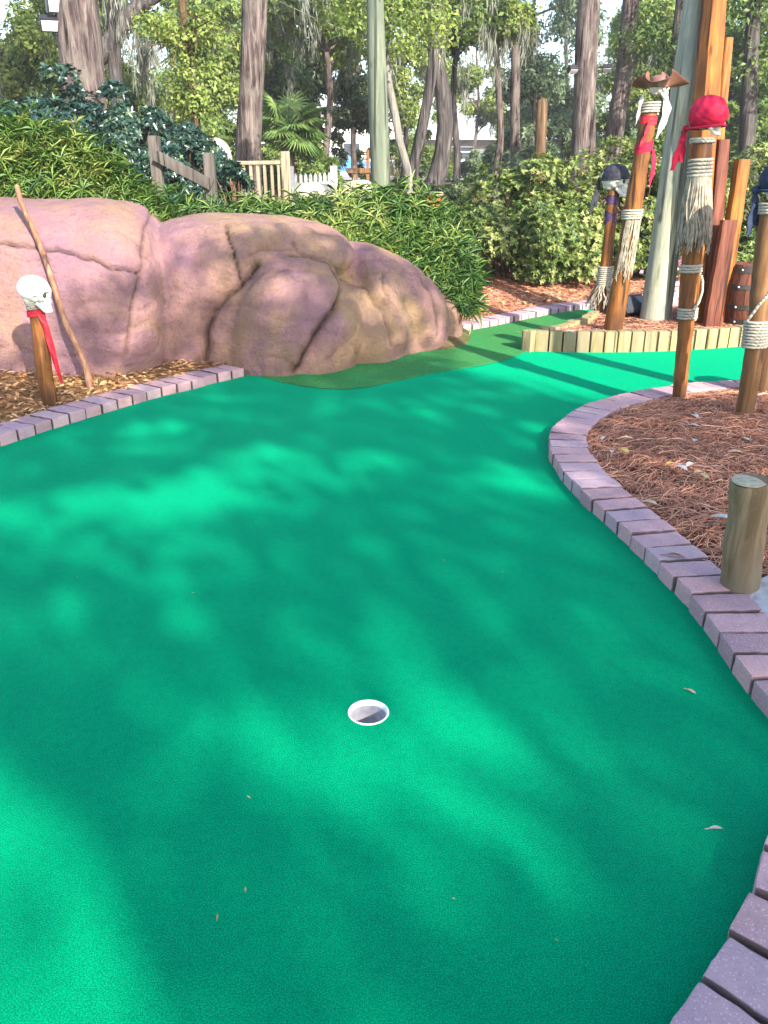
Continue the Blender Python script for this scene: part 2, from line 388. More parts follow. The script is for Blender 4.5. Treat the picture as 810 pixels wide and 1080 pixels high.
class MB:
    """collects shapes in world coordinates; build() links them as ONE mesh object"""
    def __init__(s):
        s.v, s.f = [], []
    def add(s, v, f):
        o = len(s.v)
        s.v += [tuple(float(c) for c in p) for p in v]
        s.f += [tuple(i + o for i in q) for q in f]
        return s
    def box(s, c, size, rot=None):
        x, y, z = (k / 2 for k in size)
        vs = [Vector((a * x, b * y, d * z)) for a in (-1, 1) for b in (-1, 1) for d in (-1, 1)]
        if rot is not None:
            vs = [rot @ q for q in vs]
        c = Vector(c)
        return s.add([q + c for q in vs], [(0, 1, 3, 2), (4, 6, 7, 5), (0, 4, 5, 1), (2, 3, 7, 6), (0, 2, 6, 4), (1, 5, 7, 3)])
    def tube(s, pts, radii, n=12, caps=True, wob=0.0, square=False, twist=0.0, squash=(1, 1), seed=0):
        pts = [Vector(p) for p in pts]
        rr = random.Random(seed)
        rings = []
        t0 = (pts[1] - pts[0]).normalized()
        up = Vector((1, 0, 0)) if abs(t0.x) < 0.8 else Vector((0, 1, 0))
        for i, p in enumerate(pts):
            t = (pts[min(i + 1, len(pts) - 1)] - pts[max(i - 1, 0)])
            t = t.normalized() if t.length > 1e-9 else t0
            a = (up - t * up.dot(t)).normalized()
            b = t.cross(a)
            up = a
            r = radii[i] if hasattr(radii, '__len__') else radii
            ring = []
            for k in range(n):
                th = 2 * PI * k / n + twist
                q = r * (1 + (rr.random() - 0.5) * 2 * wob)
                ring.append(p + a * (math.cos(th) * q * squash[0]) + b * (math.sin(th) * q * squash[1]))
            rings.append(ring)
        v = [q for ring in rings for q in ring]
        f = []
        for i in range(len(rings) - 1):
            for k in range(n):
                k2 = (k + 1) % n
                f.append((i * n + k, i * n + k2, (i + 1) * n + k2, (i + 1) * n + k))
        if caps:
            f.append(tuple(range(n - 1, -1, -1)))
            f.append(tuple((len(rings) - 1) * n + k for k in range(n)))
        return s.add(v, f)
    def lathe(s, c, prof, n=24, cap=True):
        """prof: list of (r, z) from bottom to top"""
        c = Vector(c)
        v = [c + Vector((r * math.cos(2 * PI * k / n), r * math.sin(2 * PI * k / n), z)) for r, z in prof for k in range(n)]
        f = [(i * n + k, i * n + (k + 1) % n, (i + 1) * n + (k + 1) % n, (i + 1) * n + k) for i in range(len(prof) - 1) for k in range(n)]
        if cap:
            f.append(tuple(range(n - 1, -1, -1)))
            f.append(tuple((len(prof) - 1) * n + k for k in range(n)))
        return s.add(v, f)
    def build(s, name, mat, parent=None, smooth=True, bevel=0.0, seg=2, angle=40):
        off = world_loc(parent)
        me = bpy.data.meshes.new(name)
        me.from_pydata([tuple(Vector(p) - off) for p in s.v], [], s.f)
        bm = bmesh.new()
        bm.from_mesh(me)
        bmesh.ops.recalc_face_normals(bm, faces=bm.faces)
        if bevel:
            es = [e for e in bm.edges if e.is_manifold and e.calc_face_angle(0) > math.radians(35)]
            bmesh.ops.bevel(bm, geom=es, offset=bevel, segments=seg, profile=0.7, affect='EDGES', clamp_overlap=True)
        bm.to_mesh(me)
        bm.free()
        if smooth:
            me.polygons.foreach_set('use_smooth', np.ones(len(me.polygons), dtype=bool))
            me.set_sharp_from_angle(angle=math.radians(angle))
        return link(name, me, mat, parent)

def np_mesh(name, V, F, mat, parent=None, tone=None, smooth=False, attr='tone'):
    """V (n,3) F (m,k) arrays -> one mesh object"""
    off = np.array(world_loc(parent))
    me = bpy.data.meshes.new(name)
    V = (np.asarray(V, dtype=np.float64) - off).astype(np.float32)
    F = np.asarray(F, dtype=np.int32)
    k = F.shape[1]
    me.vertices.add(len(V))
    me.vertices.foreach_set('co', V.ravel())
    me.loops.add(F.size)
    me.loops.foreach_set('vertex_index', F.ravel())
    me.polygons.add(len(F))
    me.polygons.foreach_set('loop_start', np.arange(0, F.size, k, dtype=np.int32))
    if smooth:
        me.polygons.foreach_set('use_smooth', np.ones(len(F), dtype=bool))
    if tone is not None:
        a = me.attributes.new(attr, 'FLOAT', 'POINT')
        a.data.foreach_set('value', np.asarray(tone, dtype=np.float32))
    me.update(calc_edges=True)
    me.validate()
    return link(name, me, mat, parent)

def unit(a):
    return a / np.maximum(np.linalg.norm(a, axis=-1, keepdims=True), 1e-9)

def rand_dirs(n):
    return unit(RNG.normal(size=(n, 3)))

def leaf_arrays(P, A, Nrm, L, W, fold=0.25, droop=0.0):
    """folded kite leaves: base P, axis A, face normal Nrm, length L, width W"""
    n = len(P)
    L = np.broadcast_to(L, n)[:, None]
    W = np.broadcast_to(W, n)[:, None]
    A = unit(A)
    side = unit(np.cross(A, Nrm))
    up = np.cross(side, A)
    mid = P + A * L * 0.45
    tip = P + A * L - np.array([0, 0, 1.0]) * L * droop
    l = mid + side * W * 0.5 + up * W * fold
    r = mid - side * W * 0.5 + up * W * fold
    V = np.stack([P, l, tip, r], 1).reshape(-1, 3)
    i = np.arange(n)[:, None] * 4
    F = np.concatenate([i + np.array([[0, 2, 1]]), i + np.array([[0, 3, 2]])], 0)
    return V, F

def leaves(name, P, A, Nrm, L, W, mat, parent, tone, fold=0.25, droop=0.0):
    V, F = leaf_arrays(P, A, Nrm, L, W, fold, droop)
    return np_mesh(name, V, F, mat, parent, np.repeat(tone, 4))

def in_poly(P, poly):
    x, y = P[:, 0], P[:, 1]
    poly = np.asarray(poly)[:, :2]
    inside = np.zeros(len(P), bool)
    j = len(poly) - 1
    for i in range(len(poly)):
        xi, yi = poly[i]
        xj, yj = poly[j]
        c = ((yi > y) != (yj > y)) & (x < (xj - xi) * (y - yi) / (yj - yi + 1e-12) + xi)
        inside ^= c
        j = i
    return inside

def dist_poly(P, poly, closed=True):
    """distance of points to polyline"""
    poly = np.asarray(poly)[:, :2]
    P = P[:, :2]
    d = np.full(len(P), 1e9)
    for i in range(len(poly) if closed else len(poly) - 1):
        a, b = poly[i], poly[(i + 1) % len(poly)]
        ab = b - a
        t = np.clip(((P - a) @ ab) / max(ab @ ab, 1e-12), 0, 1)
        d = np.minimum(d, np.linalg.norm(P - (a + t[:, None] * ab), axis=1))
    return d

def vnoise(P, sc, seed=0):
    """cheap smooth noise, sum of sines"""
    r = np.random.default_rng(seed)
    out = np.zeros(len(P))
    for k in range(7):
        w = r.normal(size=P.shape[1]) * sc * (0.6 + 0.35 * k)
        out += np.sin(P @ w + r.uniform(0, 6.28)) / (1 + 0.35 * k)
    return out / 3.0

def sheet(name, poly, mat, z, step=None, holes=(), zfun=None, label=None, kind='structure'):
    """polygon sheet; with step, an inner grid of that size so zfun can shape it"""
    poly = [np.asarray(p)[:2] for p in poly]
    pts = [Vector(p) for p in poly]
    edges = [(i, (i + 1) % len(poly)) for i in range(len(poly))]
    for h in holes:
        b = len(pts)
        pts += [Vector(p[:2]) for p in h]
        edges += [(b + i, b + (i + 1) % len(h)) for i in range(len(h))]
    if step:
        A = np.array(poly)
        xs = np.arange(A[:, 0].min(), A[:, 0].max(), step)
        ys = np.arange(A[:, 1].min(), A[:, 1].max(), step)
        X, Y = np.meshgrid(xs, ys)
        Q = np.stack([X.ravel(), Y.ravel()], 1) + RNG.uniform(-0.2, 0.2, (X.size, 2)) * step
        ok = in_poly(Q, A) & (dist_poly(Q, A) > step * 0.4)
        for h in holes:
            ok &= ~in_poly(Q, h) & (dist_poly(Q, h) > step * 0.4)
        pts += [Vector(q) for q in Q[ok]]
    vo, _, fo, *_ = delaunay_2d_cdt(pts, edges, [], 0, 1e-6)
    V = np.array([(p.x, p.y) for p in vo])
    F = np.array([f for f in fo if len(f) == 3])
    cen = V[F].mean(1)
    ok = in_poly(cen, np.array(poly))
    for h in holes:
        ok &= ~in_poly(cen, h)
    F = F[ok]
    # face up
    a, b, c = V[F[:, 0]], V[F[:, 1]], V[F[:, 2]]
    flip = ((b - a)[:, 0] * (c - a)[:, 1] - (b - a)[:, 1] * (c - a)[:, 0]) < 0
    F[flip] = F[flip][:, ::-1]
    Z = zfun(V) if zfun else np.full(len(V), z)
    o = np_mesh(name, np.column_stack([V, Z]), F, mat, smooth=True)
    return tag(o, label, kind=kind)

def resample(pts, step):
    pts = np.asarray(pts)
    seg = np.linalg.norm(np.diff(pts, axis=0), axis=1)
    s = np.concatenate([[0], np.cumsum(seg)])
    n = max(2, int(round(s[-1] / step)))
    t = np.linspace(0, s[-1], n + 1)
    return np.column_stack([np.interp(t, s, pts[:, k]) for k in range(pts.shape[1])])

def smooth_line(pts, it=2):
    pts = np.asarray(pts, float)
    for _ in range(it):
        q = pts.copy()
        q[1:-1] = 0.25 * pts[:-2] + 0.5 * pts[1:-1] + 0.25 * pts[2:]
        pts = q
    return pts

# ------------------------------------------------------------------ ground layout (metres)
PH = 0.062                                  # paver height above the turf
right_px = [(798.6, 727), (785, 702), (769, 679), (753, 656), (737.5, 635), (721, 615.5), (704, 598), (687.5, 583), (672.4, 569), (656.7, 555), (641, 541), (627, 529), (615, 517), (604, 508), (595, 498), (589, 489), (583.6, 480), (579.5, 471.6), (577, 462), (577.5, 455), (582, 447), (591.5, 440), (598, 435), (612, 427.5), (626, 422), (642, 418), (654.5, 415), (670, 412), (684, 409), (698.5, 406.4), (724, 404), (736, 402), (761.5, 400), (777, 398)]
right_line = [G(x, y, PH)[:2] for x, y in right_px]
right_line = [np.array([1.10, 1.62]), np.array([1.06, 1.80])] + right_line
e = right_line[-1]
right_line += [e + np.array([0.5, 0.03]), e + np.array([1.2, 0.0])]
right_line = smooth_line(right_line, 3)
near_px = [(650, 1150), (703, 1076), (736, 1029), (772, 984), (797, 943), (810, 905)]
near_line = [G(x, y, PH)[:2] for x, y in near_px]
near_line = [near_line[0] + (near_line[0] - near_line[1]) * 1.5] + near_line + [near_line[-1] + np.array([0.05, 0.16]), near_line[-1] + np.array([0.22, 0.22]), near_line[-1] + np.array([0.6, 0.24])]
near_line = smooth_line(near_line, 1)
left_px = [(0, 459), (23, 452), (45, 444.5), (63, 439), (83, 433), (102, 427.5), (120, 422.5), (137, 418), (153, 413), (169, 409), (185, 405.5), (200, 402), (215, 397.5), (230, 394), (243, 391.5), (258, 388)]
left_line = [G(x, y, PH)[:2] for x, y in left_px]
left_line = [left_line[0] + (left_line[0] - left_line[3]) * 3.0] + left_line
left_line = smooth_line(left_line, 1)
far_px = [(478, 345), (506, 340.5), (518, 338), (531.6, 335.5), (546.6, 332.5), (557.5, 330), (571, 327.5), (586, 325), (594, 323.6), (605, 322), (616, 320.6), (627, 319.5), (660, 315), (700, 309)]
far_line = [G(x, y, PH)[:2] for x, y in far_px]
far_line = smooth_line(far_line + [far_line[-1] + np.array([1.6, 0.5])], 1)

# cup
cup = G(388.5, 752, 0)
CUP_R = 0.054
hole = [(cup[0] + CUP_R * math.cos(2 * PI * k / 40), cup[1] + CUP_R * math.sin(2 * PI * k / 40)) for k in range(40)]

def offset_line(line, d):
    """offset polyline sideways: positive to the left of travel"""
    line = np.asarray(line)
    t = np.gradient(line, axis=0)
    t = unit(t)
    return line + np.column_stack([-t[:, 1], t[:, 0]]) * d

# travel: right_line goes away from camera, bed on its right -> offset negative
bed_edge_right = offset_line(right_line, -0.13)
bed_edge_left = offset_line(left_line, 0.13)
bed_edge_far = offset_line(far_line, 0.13)

def terrain_z(P):
    x, y = P[:, 0], P[:, 1]
    sst = lambda a, b, v: (lambda t: t * t * (3 - 2 * t))(np.clip((v - a) / (b - a), 0, 1))
    z = -0.05 + 0.75 * sst(8.6, 14.0, y) + 0.25 * sst(14, 60, y)
    # shoulder that carries the bamboo behind the rock
    hill = (0.42 * (1 - sst(0.1, 1.0, x)) + 0.63 * (1 - sst(-2.5, -1.4, x))) * sst(6.6, 7.7, y)
    fade = 1 - 0.5 * sst(11, 18, y)
    z = np.maximum(z, np.where(hill > 0, hill * fade - 0.05, z))
    z += vnoise(P, 0.5, 3) * 0.03 * sst(9, 14, y)
    z = np.where((np.abs(x - cup[0]) < 0.35) & (np.abs(y - cup[1]) < 0.35), -0.3, z)
    return z

def tz(x, y):
    return float(terrain_z(np.array([[x, y]]))[0])

xs = np.concatenate([np.linspace(-400, -30, 12)[:-1], np.linspace(-30, -6, 20)[:-1], np.arange(-6, 6, 0.2), np.linspace(6, 30, 20), np.linspace(30, 400, 12)[1:]])
ys = np.concatenate([np.linspace(-200, -20, 8)[:-1], np.linspace(-20, -2, 10)[:-1], np.arange(-2, 16, 0.2), np.linspace(16, 60, 30), np.linspace(60, 600, 14)[1:]])
X, Y = np.meshgrid(xs, ys)
P = np.stack([X.ravel(), Y.ravel()], 1)
nx, ny = len(xs), len(ys)
ii, jj = np.meshgrid(np.arange(nx - 1), np.arange(ny - 1))
b0 = (jj * nx + ii).ravel()
tag(np_mesh('ground', np.column_stack([P, terrain_z(P)]), np.column_stack([b0, b0 + 1, b0 + nx + 1, b0 + nx]), M['terrain'], smooth=True), kind='structure')

# putting turf: one sheet with the hole cut in it
turf_poly = [np.array(p) for p in offset_line(near_line, -0.06)] + [np.array([2.2, 1.45])] + [np.array(p) for p in offset_line(right_line, -0.06)] + \
    [np.array([4.9, 6.0]), np.array([5.2, 8.9])] + [p for p in offset_line(far_line, 0.05)[::-1]] + [np.array([0.0, 7.2]), np.array([-0.8, 6.6])] + \
    [p for p in offset_line(left_line, 0.06)[::-1]] + [np.array([-4.6, 2.2]), np.array([-4.6, -2.0]), np.array([0.2, -2.0])]
sheet('putting_turf', turf_poly, M['turf'], 0.0, step=0.5, holes=[hole])

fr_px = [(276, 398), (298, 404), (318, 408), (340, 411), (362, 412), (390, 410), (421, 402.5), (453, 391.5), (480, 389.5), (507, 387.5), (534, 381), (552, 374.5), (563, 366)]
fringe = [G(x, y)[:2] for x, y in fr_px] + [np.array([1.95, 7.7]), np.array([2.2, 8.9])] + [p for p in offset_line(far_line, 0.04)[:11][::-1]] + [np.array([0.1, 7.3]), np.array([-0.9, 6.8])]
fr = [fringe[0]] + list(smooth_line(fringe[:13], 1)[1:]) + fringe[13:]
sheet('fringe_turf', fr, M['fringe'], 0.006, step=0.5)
# folded seam edge of the darker turf
seam = MB()
seam.tube([(p[0], p[1], 0.004) for p in smooth_line(np.array(fr[:13]), 1)], 0.008, 6, squash=(1, 0.6))
seam.build('fringe_turf_edge', M['fringe'])
tag(bpy.data.objects['fringe_turf_edge'], kind='structure')

# beds
rb = [p for p in bed_edge_right if p[1] > 2.50] + [np.array(q) for q in [(5.4, 5.6), (5.4, 3.4), (3.6, 3.16), (2.4, 2.96), (1.75, 2.74), (1.45, 2.70), (1.32, 2.64)]]
def zr(V):
    d = dist_poly(V, bed_edge_right, False)
    return 0.025 + 0.075 * np.clip(d / 0.5, 0, 1) + 0.012 * vnoise(V, 9, 5) * np.clip(d / 0.3, 0, 1) + 0.02 * vnoise(V, 2.2, 8) * np.clip(d / 0.8, 0, 1)
sheet('pine_straw_bed', rb, M['straw_bed'], 0.05, step=0.06, zfun=zr)
lb = [p for p in bed_edge_left] + [np.array([-0.6, 6.9]), np.array([-6.0, 6.9]), np.array([-6.0, 3.0])]
def zl(V):
    d = dist_poly(V, bed_edge_left, False)
    return 0.03 + 0.09 * np.clip(d / 0.9, 0, 1) + 0.012 * vnoise(V, 9, 6) * np.clip(d / 0.3, 0, 1)
sheet('wood_chip_bed', lb, M['chip_bed'], 0.05, step=0.07, zfun=zl)
fb = [p for p in bed_edge_far] + [np.array([6.5, 10.2]), np.array([6.5, 12.5]), np.array([-0.6, 12.5]), np.array([0.1, 7.9])]
def zf(V):
    d = dist_poly(V, bed_edge_far, False)
    return np.maximum(0.03 + 0.33 * np.clip(d / 2.2, 0, 1) + 0.015 * vnoise(V, 7, 7) * np.clip(d / 0.3, 0, 1), terrain_z(V) + 0.02)
sheet('shrub_bed', fb, M['straw_bed'], 0.05, step=0.12, zfun=zf)
path_poly = [(1.23, 2.52), (1.30, 2.58), (1.42, 2.63), (1.7, 2.66), (2.4, 2.9), (3.6, 3.1), (3.6, 1.62), (1.26, 1.62), (1.15, 1.58), (1.21, 1.85), (1.25, 2.2)]
sheet('concrete_path', path_poly, M['concrete'], 0.052, step=0.1, zfun=lambda V: 0.056 + 0.07 * np.clip((V[:, 1] - 2.0) / 0.6, 0, 1) * np.clip((V[:, 0] - 1.25) / 0.3, 0, 1))
nb = [p for p in offset_line(near_line, -0.13)] + [np.array([3.2, 1.3]), np.array([3.2, -2.0])]
sheet('concrete_walk', nb, M['concrete'], 0.04, step=0.4)

sheet('concrete_walk', [np.array(q) for q in [(1.34, 1.25), (3.6, 1.25), (3.6, 1.75), (1.34, 1.75)]], M['concrete'], 0.034)
# ------------------------------------------------------------------ pavers
def paver_mesh(seed, w, l, h):
    rr = random.Random(seed)
    bm = bmesh.new()
    bmesh.ops.create_cube(bm, size=1)
    for v in bm.verts:
        v.co = Vector((v.co.x * w, v.co.y * l, (v.co.z + 0.5) * h))
    bmesh.ops.bevel(bm, geom=bm.edges[:], offset=0.007, segments=2, profile=0.6, affect='EDGES')
    bmesh.ops.subdivide_edges(bm, edges=[e for e in bm.edges if e.calc_length() > 0.05], cuts=5, use_grid_fill=True)
    for v in bm.verts:
        n = mnoise.noise_vector(v.co * 38 + Vector((seed * 9.1, 0, 0)))
        n2 = mnoise.noise_vector(v.co * 110 + Vector((seed * 5.3, 3, 0)))
        v.co += n * 0.0022 + n2 * 0.0016
        ch = mnoise.noise(v.co * 55 + Vector((seed * 3.7, 1, 5)))
        if ch > 0.42 and abs(v.co.z - h) < 0.012 and (abs(abs(v.co.x) - w / 2) < 0.012 or abs(abs(v.co.y) - l / 2) < 0.012):
            v.co.z -= 0.006 * (ch - 0.3)* 3
        if rr.random() < 0.02:
            v.co.z -= 0.002
    me = bpy.data.meshes.new('concrete_paver')
    bm.to_mesh(me)
    bm.free()
    me.polygons.foreach_set('use_smooth', np.ones(len(me.polygons), dtype=bool))
    me.set_sharp_from_angle(angle=math.radians(50))
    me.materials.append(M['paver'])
    return me

def lay_pavers(line, side, spacing, length, label, group, special=None, h=PH + 0.04, skip=None):
    pts = resample(line, spacing)
    meshes = [paver_mesh(len(label) * 7 + k, spacing - 0.011, length, h) for k in range(5)]
    first = None
    out = []
    for i in range(len(pts) - 1):
        a, b = pts[i], pts[i + 1]
        t = unit(b - a)
        nrm = np.array([-t[1], t[0]]) * side
        c = (a + b) / 2 + nrm * length / 2
        if skip and skip(c):
            continue
        me = random.choice(meshes)
        if first is None:
            o = bpy.data.objects.new('concrete_paver', me)
            first = o
        else:
            o = first.copy()
            o.data = me
        COL.objects.link(o)
        ang = math.atan2(t[1], t[0]) + (PI if random.random() < 0.5 else 0)
        o.rotation_euler = (random.gauss(0, 0.008), random.gauss(0, 0.012), ang + random.gauss(0, 0.015))
        off = nrm * random.gauss(0, 0.003)
        o.location = (c[0] + off[0], c[1] + off[1], -0.04 + random.gauss(0, 0.002))
        tag(o, label, 'paver', group)
        out.append(o)
    return out

def paver_sand(line, side):
    a = offset_line(line, side * 0.02); b = offset_line(line, side * 0.19)
    sheet('paver_joint_sand', [p for p in a] + [p for p in b[::-1]], M['joint'], PH - 0.030)
paver_sand(right_line, -1); paver_sand(near_line, -1); paver_sand(left_line, 1); paver_sand(far_line, 1)
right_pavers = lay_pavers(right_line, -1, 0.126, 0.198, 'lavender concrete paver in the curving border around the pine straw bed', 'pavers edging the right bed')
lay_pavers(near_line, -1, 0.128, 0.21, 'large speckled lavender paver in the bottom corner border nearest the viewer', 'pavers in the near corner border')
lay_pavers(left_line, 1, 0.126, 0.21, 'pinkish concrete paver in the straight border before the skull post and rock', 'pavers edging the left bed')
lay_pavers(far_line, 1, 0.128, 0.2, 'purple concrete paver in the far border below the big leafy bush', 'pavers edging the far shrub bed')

# ------------------------------------------------------------------ golf cup
t = thing('golf_cup', (cup[0], cup[1], 0), 'round white rimmed golf hole sunk in the green turf', 'golf hole')
MB().lathe(cup, [(0.0535, -0.004), (0.0578, 0.003), (0.0568, 0.0048), (0.0535, 0.0045), (0.0515, -0.003), (0.0515, -0.012), (0.0535, -0.012), (0.0535, -0.004)], 48, False).build('rim', M['cup_rim'], t)
MB().lathe(cup, [(0.008, -0.098), (0.045, -0.1), (0.0512, -0.094), (0.0512, -0.013), (0.0530, -0.013), (0.0530, -0.104), (0.008, -0.104)], 48, True).build('liner', M['cup_metal'], t)

# ------------------------------------------------------------------ faux rock
def superell(c, r, p=2.6, rot=0.0, tilt=0.0, n=64, m=40):
    th = np.linspace(0, 2 * PI, n, endpoint=False)
    ph = np.linspace(-PI / 2, PI / 2, m)
    T, Ph = np.meshgrid(th, ph)
    f = lambda w, e: np.sign(w) * np.abs(w) ** e
    e = 2 / p
    x = r[0] * f(np.cos(Ph), e) * f(np.cos(T), e)
    y = r[1] * f(np.cos(Ph), e) * f(np.sin(T), e)
    z = r[2] * f(np.sin(Ph), e)
    V = np.stack([x.ravel(), y.ravel(), z.ravel()], 1)
    R = np.array(Matrix.Rotation(rot, 3, 'Z') @ Matrix.Rotation(tilt, 3, 'Y'))
    V = V @ R.T + np.array(c)
    F = []
    for i in range(m - 1):
        for k in range(n):
            F.append((i * n + k, i * n + (k + 1) % n, (i + 1) * n + (k + 1) % n, (i + 1) * n + k))
    return V, F

def build_rock():
    mb = MB()
    lobes = [
        ((-3.6, 6.55, 0.25), (2.0, 1.0, 0.95), 4.0, 0.0, 0.0),
        ((-2.25, 6.50, 0.25), (0.58, 0.86, 0.94), 3.2, 0.1, 0.0),
        ((-1.15, 7.08, 0.25), (0.95, 0.92, 0.80), 3.6, 0.14, 0.02),
        ((-0.74, 6.58, 0.16), (0.55, 0.60, 0.62), 2.3, 0.15, 0.12),
        ((-0.25, 7.26, 0.22), (0.58, 0.70, 0.60), 2.6, 0.5, 0.34),
        ((-0.19, 6.88, 0.10), (0.36, 0.48, 0.60), 2.2, 0.3, 0.22),
        ((0.10, 7.32, 0.08), (0.38, 0.52, 0.52), 2.4, 0.5, 0.25),
        ((0.37, 7.60, 0.05), (0.28, 0.42, 0.37), 2.4, 0.5, 0.2),
    ]
    for c, r, p, rot, tilt in lobes:
        V, F = superell(c, r, p, rot, tilt)
        V[:, 1] += 0.20 * (V[:, 2] - 0.1)
        mb.add(V, F)
    me = bpy.data.meshes.new('tmp')
    me.from_pydata(mb.v, [], mb.f)
    o = bpy.data.objects.new('tmp', me)
    COL.objects.link(o)
    md = o.modifiers.new('r', 'REMESH')
    md.mode = 'VOXEL'
    md.voxel_size = 0.019
    sm = o.modifiers.new('s', 'SMOOTH')
    sm.factor = 0.5
    sm.iterations = 4
    dg = bpy.context.evaluated_depsgraph_get()
    me2 = bpy.data.meshes.new_from_object(o.evaluated_get(dg))
    bpy.data.objects.remove(o)
    n = len(me2.vertices)
    V = np.zeros(n * 3)
    me2.vertices.foreach_get('co', V)
    V = V.reshape(-1, 3)
    Nn = np.zeros(n * 3)
    me2.vertices.foreach_get('normal', Nn)
    Nn = Nn.reshape(-1, 3)
    disp = vnoise(V, 2.2, 11) * 0.022 + vnoise(V, 6.0, 12) * 0.010 + vnoise(V, 19.0, 13) * 0.0035
    rdg = 1 - np.abs(vnoise(V * np.array([1, 1, 1.5]), 3.1, 14)) * 2.2
    disp -= 0.016 * np.clip((rdg - 0.72) / 0.28, 0, 1) ** 1.5
    rdg = 1 - np.abs(vnoise(V, 7.5, 15)) * 2.2
    disp -= 0.006 * np.clip((rdg - 0.7) / 0.3, 0, 1) ** 1.5
    # cracks: polylines given as points seen on the photographed face
    dx, dy, dz = V[:, 0], V[:, 1], V[:, 2] - CAM_H
    depth = dy * CP - dz * SP
    U = 405 + FOC * dx / depth
    W = 540 - FOC * (dy * SP + dz * CP) / depth
    UV = np.column_stack([U, W])
    UV += np.column_stack([vnoise(V, 9, 21), vnoise(V, 9, 22)]) * 2.4 + np.column_stack([vnoise(V, 34, 23), vnoise(V, 34, 24)]) * 1.3
    cracks = [
        ([(-30, 253), (0, 256), (30, 260), (60, 263), (90, 273), (120, 283), (148, 288)], 3.2, 0.045),
        ([(160, 215), (154, 240), (150, 270), (146, 300), (140, 330), (132, 372)], 3.0, 0.025),
        ([(236, 240), (244, 258), (250, 280), (254, 296)], 2.8, 0.045),
        ([(270, 276), (254, 296), (240, 312), (226, 330), (219, 350), (214, 380)], 5.0, 0.07),
        ([(306, 264), (330, 266), (350, 276), (362, 300), (356, 322), (342, 340), (328, 362), (316, 384), (310, 392)], 4.6, 0.06),
        ([(310, 250), (322, 262), (345, 266), (368, 282), (385, 302), (400, 322), (414, 346), (416, 364)], 2.6, 0.022),
        ([(404, 285), (402, 304), (408, 312)], 2.4, 0.02),
        ([(442, 290), (452, 310), (460, 330), (461, 352)], 2.2, 0.022),
        ([(262, 268), (272, 262), (286, 258), (310, 256)], 2.6, 0.018),
        ([(280, 300), (300, 288), (326, 286), (346, 292)], 3.0, 0.008),
    ]
    stain = np.zeros(n)
    front = (Nn[:, 1] < 0.5)
    for pl, w, dep in cracks:
        d = dist_poly(UV, pl, False)
        wv = 0.62 + 0.25 * vnoise(V, 5, 25)
        g = np.exp(-(d / (w * wv)) ** 2) * front
        disp -= dep * 0.85 * g
        stain = np.maximum(stain, np.exp(-(d / (w * 0.75 * wv)) ** 2) * front * min(1.0, dep / 0.04))
        disp += 0.005 * np.exp(-((d - 2.6 * w) / (1.6 * w)) ** 2) * front
    # broad hollows that set the front boulder and the right lobes apart
    for pl, w, dep in [([(212, 392), (217, 352), (228, 326), (254, 294), (272, 274), (300, 258), (330, 256), (352, 266), (372, 288)], 12, 0.075), ([(372, 288), (366, 312), (350, 336), (332, 362), (318, 392)], 9, 0.05),
                       ([(372, 284), (392, 308), (410, 336), (418, 372)], 8, 0.045), ([(404, 280), (414, 300), (436, 330), (446, 366)], 6, 0.03)]:
        d = dist_poly(UV, pl, False)
        disp -= dep * np.exp(-(d / w) ** 2) * front
    for (bx, by), w, dep in [((296, 330), 40, 0.07), ((360, 350), 24, 0.035), ((440, 325), 18, 0.02)]:
        disp += dep * np.exp(-((UV[:, 0] - bx) ** 2 + (UV[:, 1] - by) ** 2) / w ** 2) * front
    V2 = V + Nn * disp[:, None]
    me2.vertices.foreach_set('co', V2.ravel())
    a = me2.attributes.new('stain', 'FLOAT', 'POINT')
    a.data.foreach_set('value', stain.astype(np.float32))
    me2.polygons.foreach_set('use_smooth', np.ones(len(me2.polygons), dtype=bool))
    me2.materials.clear()
    ro = link('rock_outcrop', me2, M['rock'])
    return tag(ro, 'large cracked pinkish brown artificial rock sloping down to the green turf', 'rock')
build_rock()

# ------------------------------------------------------------------ litter, needles, leaves
def needles(name, poly, zfun, n, lmin, lmax, w, avoid=None):
    A = np.array([np.asarray(p)[:2] for p in poly])
    lo, hi = A.min(0), A.max(0)
    Q = RNG.uniform(lo, hi, (n * 4, 2))
    Q = Q[in_poly(Q, A)][:n]
    n = len(Q)
    ang = RNG.uniform(0, 2 * PI, n)
    L = RNG.uniform(lmin, lmax, n)
    bend = RNG.normal(0, 0.35, n)
    z0 = zfun(Q)
    pts = []
    for s in (-0.5, -0.17, 0.17, 0.5):
        a2 = ang + bend * s
        p = np.column_stack([Q[:, 0] + np.cos(a2) * L * s, Q[:, 1] + np.sin(a2) * L * s])
        pts.append(np.column_stack([p, np.maximum(zfun(p), 0) + 0.004 + RNG.uniform(0, 0.022, n)]))
    side = np.column_stack([-np.sin(ang), np.cos(ang), RNG.normal(0, 0.5, n)]) * w / 2
    V = np.stack([p + sg * side for p in pts for sg in (-1, 1)], 1).reshape(-1, 3)
    i = np.arange(n)[:, None] * 8
    F = np.concatenate([i + np.array([[2 * k, 2 * k + 2, 2 * k + 3, 2 * k + 1]]) for k in range(3)], 0)
    tone = np.repeat(np.clip(RNG.beta(2, 2.2, n), 0, 1), 8)
    o = np_mesh(name, V, F, M['needle'], None, tone)
    return tag(o, kind='stuff')

vis_right = [p for p in offset_line(right_line, -0.20)[2:]] + [np.array([4.4, 5.45]), np.array([4.2, 3.3]), np.array([1.6, 2.68]), np.array([1.30, 2.62])]
o = needles('pine_straw', vis_right, zr, 26000, 0.09, 0.20, 0.0026)
tag(o, 'reddish brown pine straw spread over the right bed', kind='stuff')

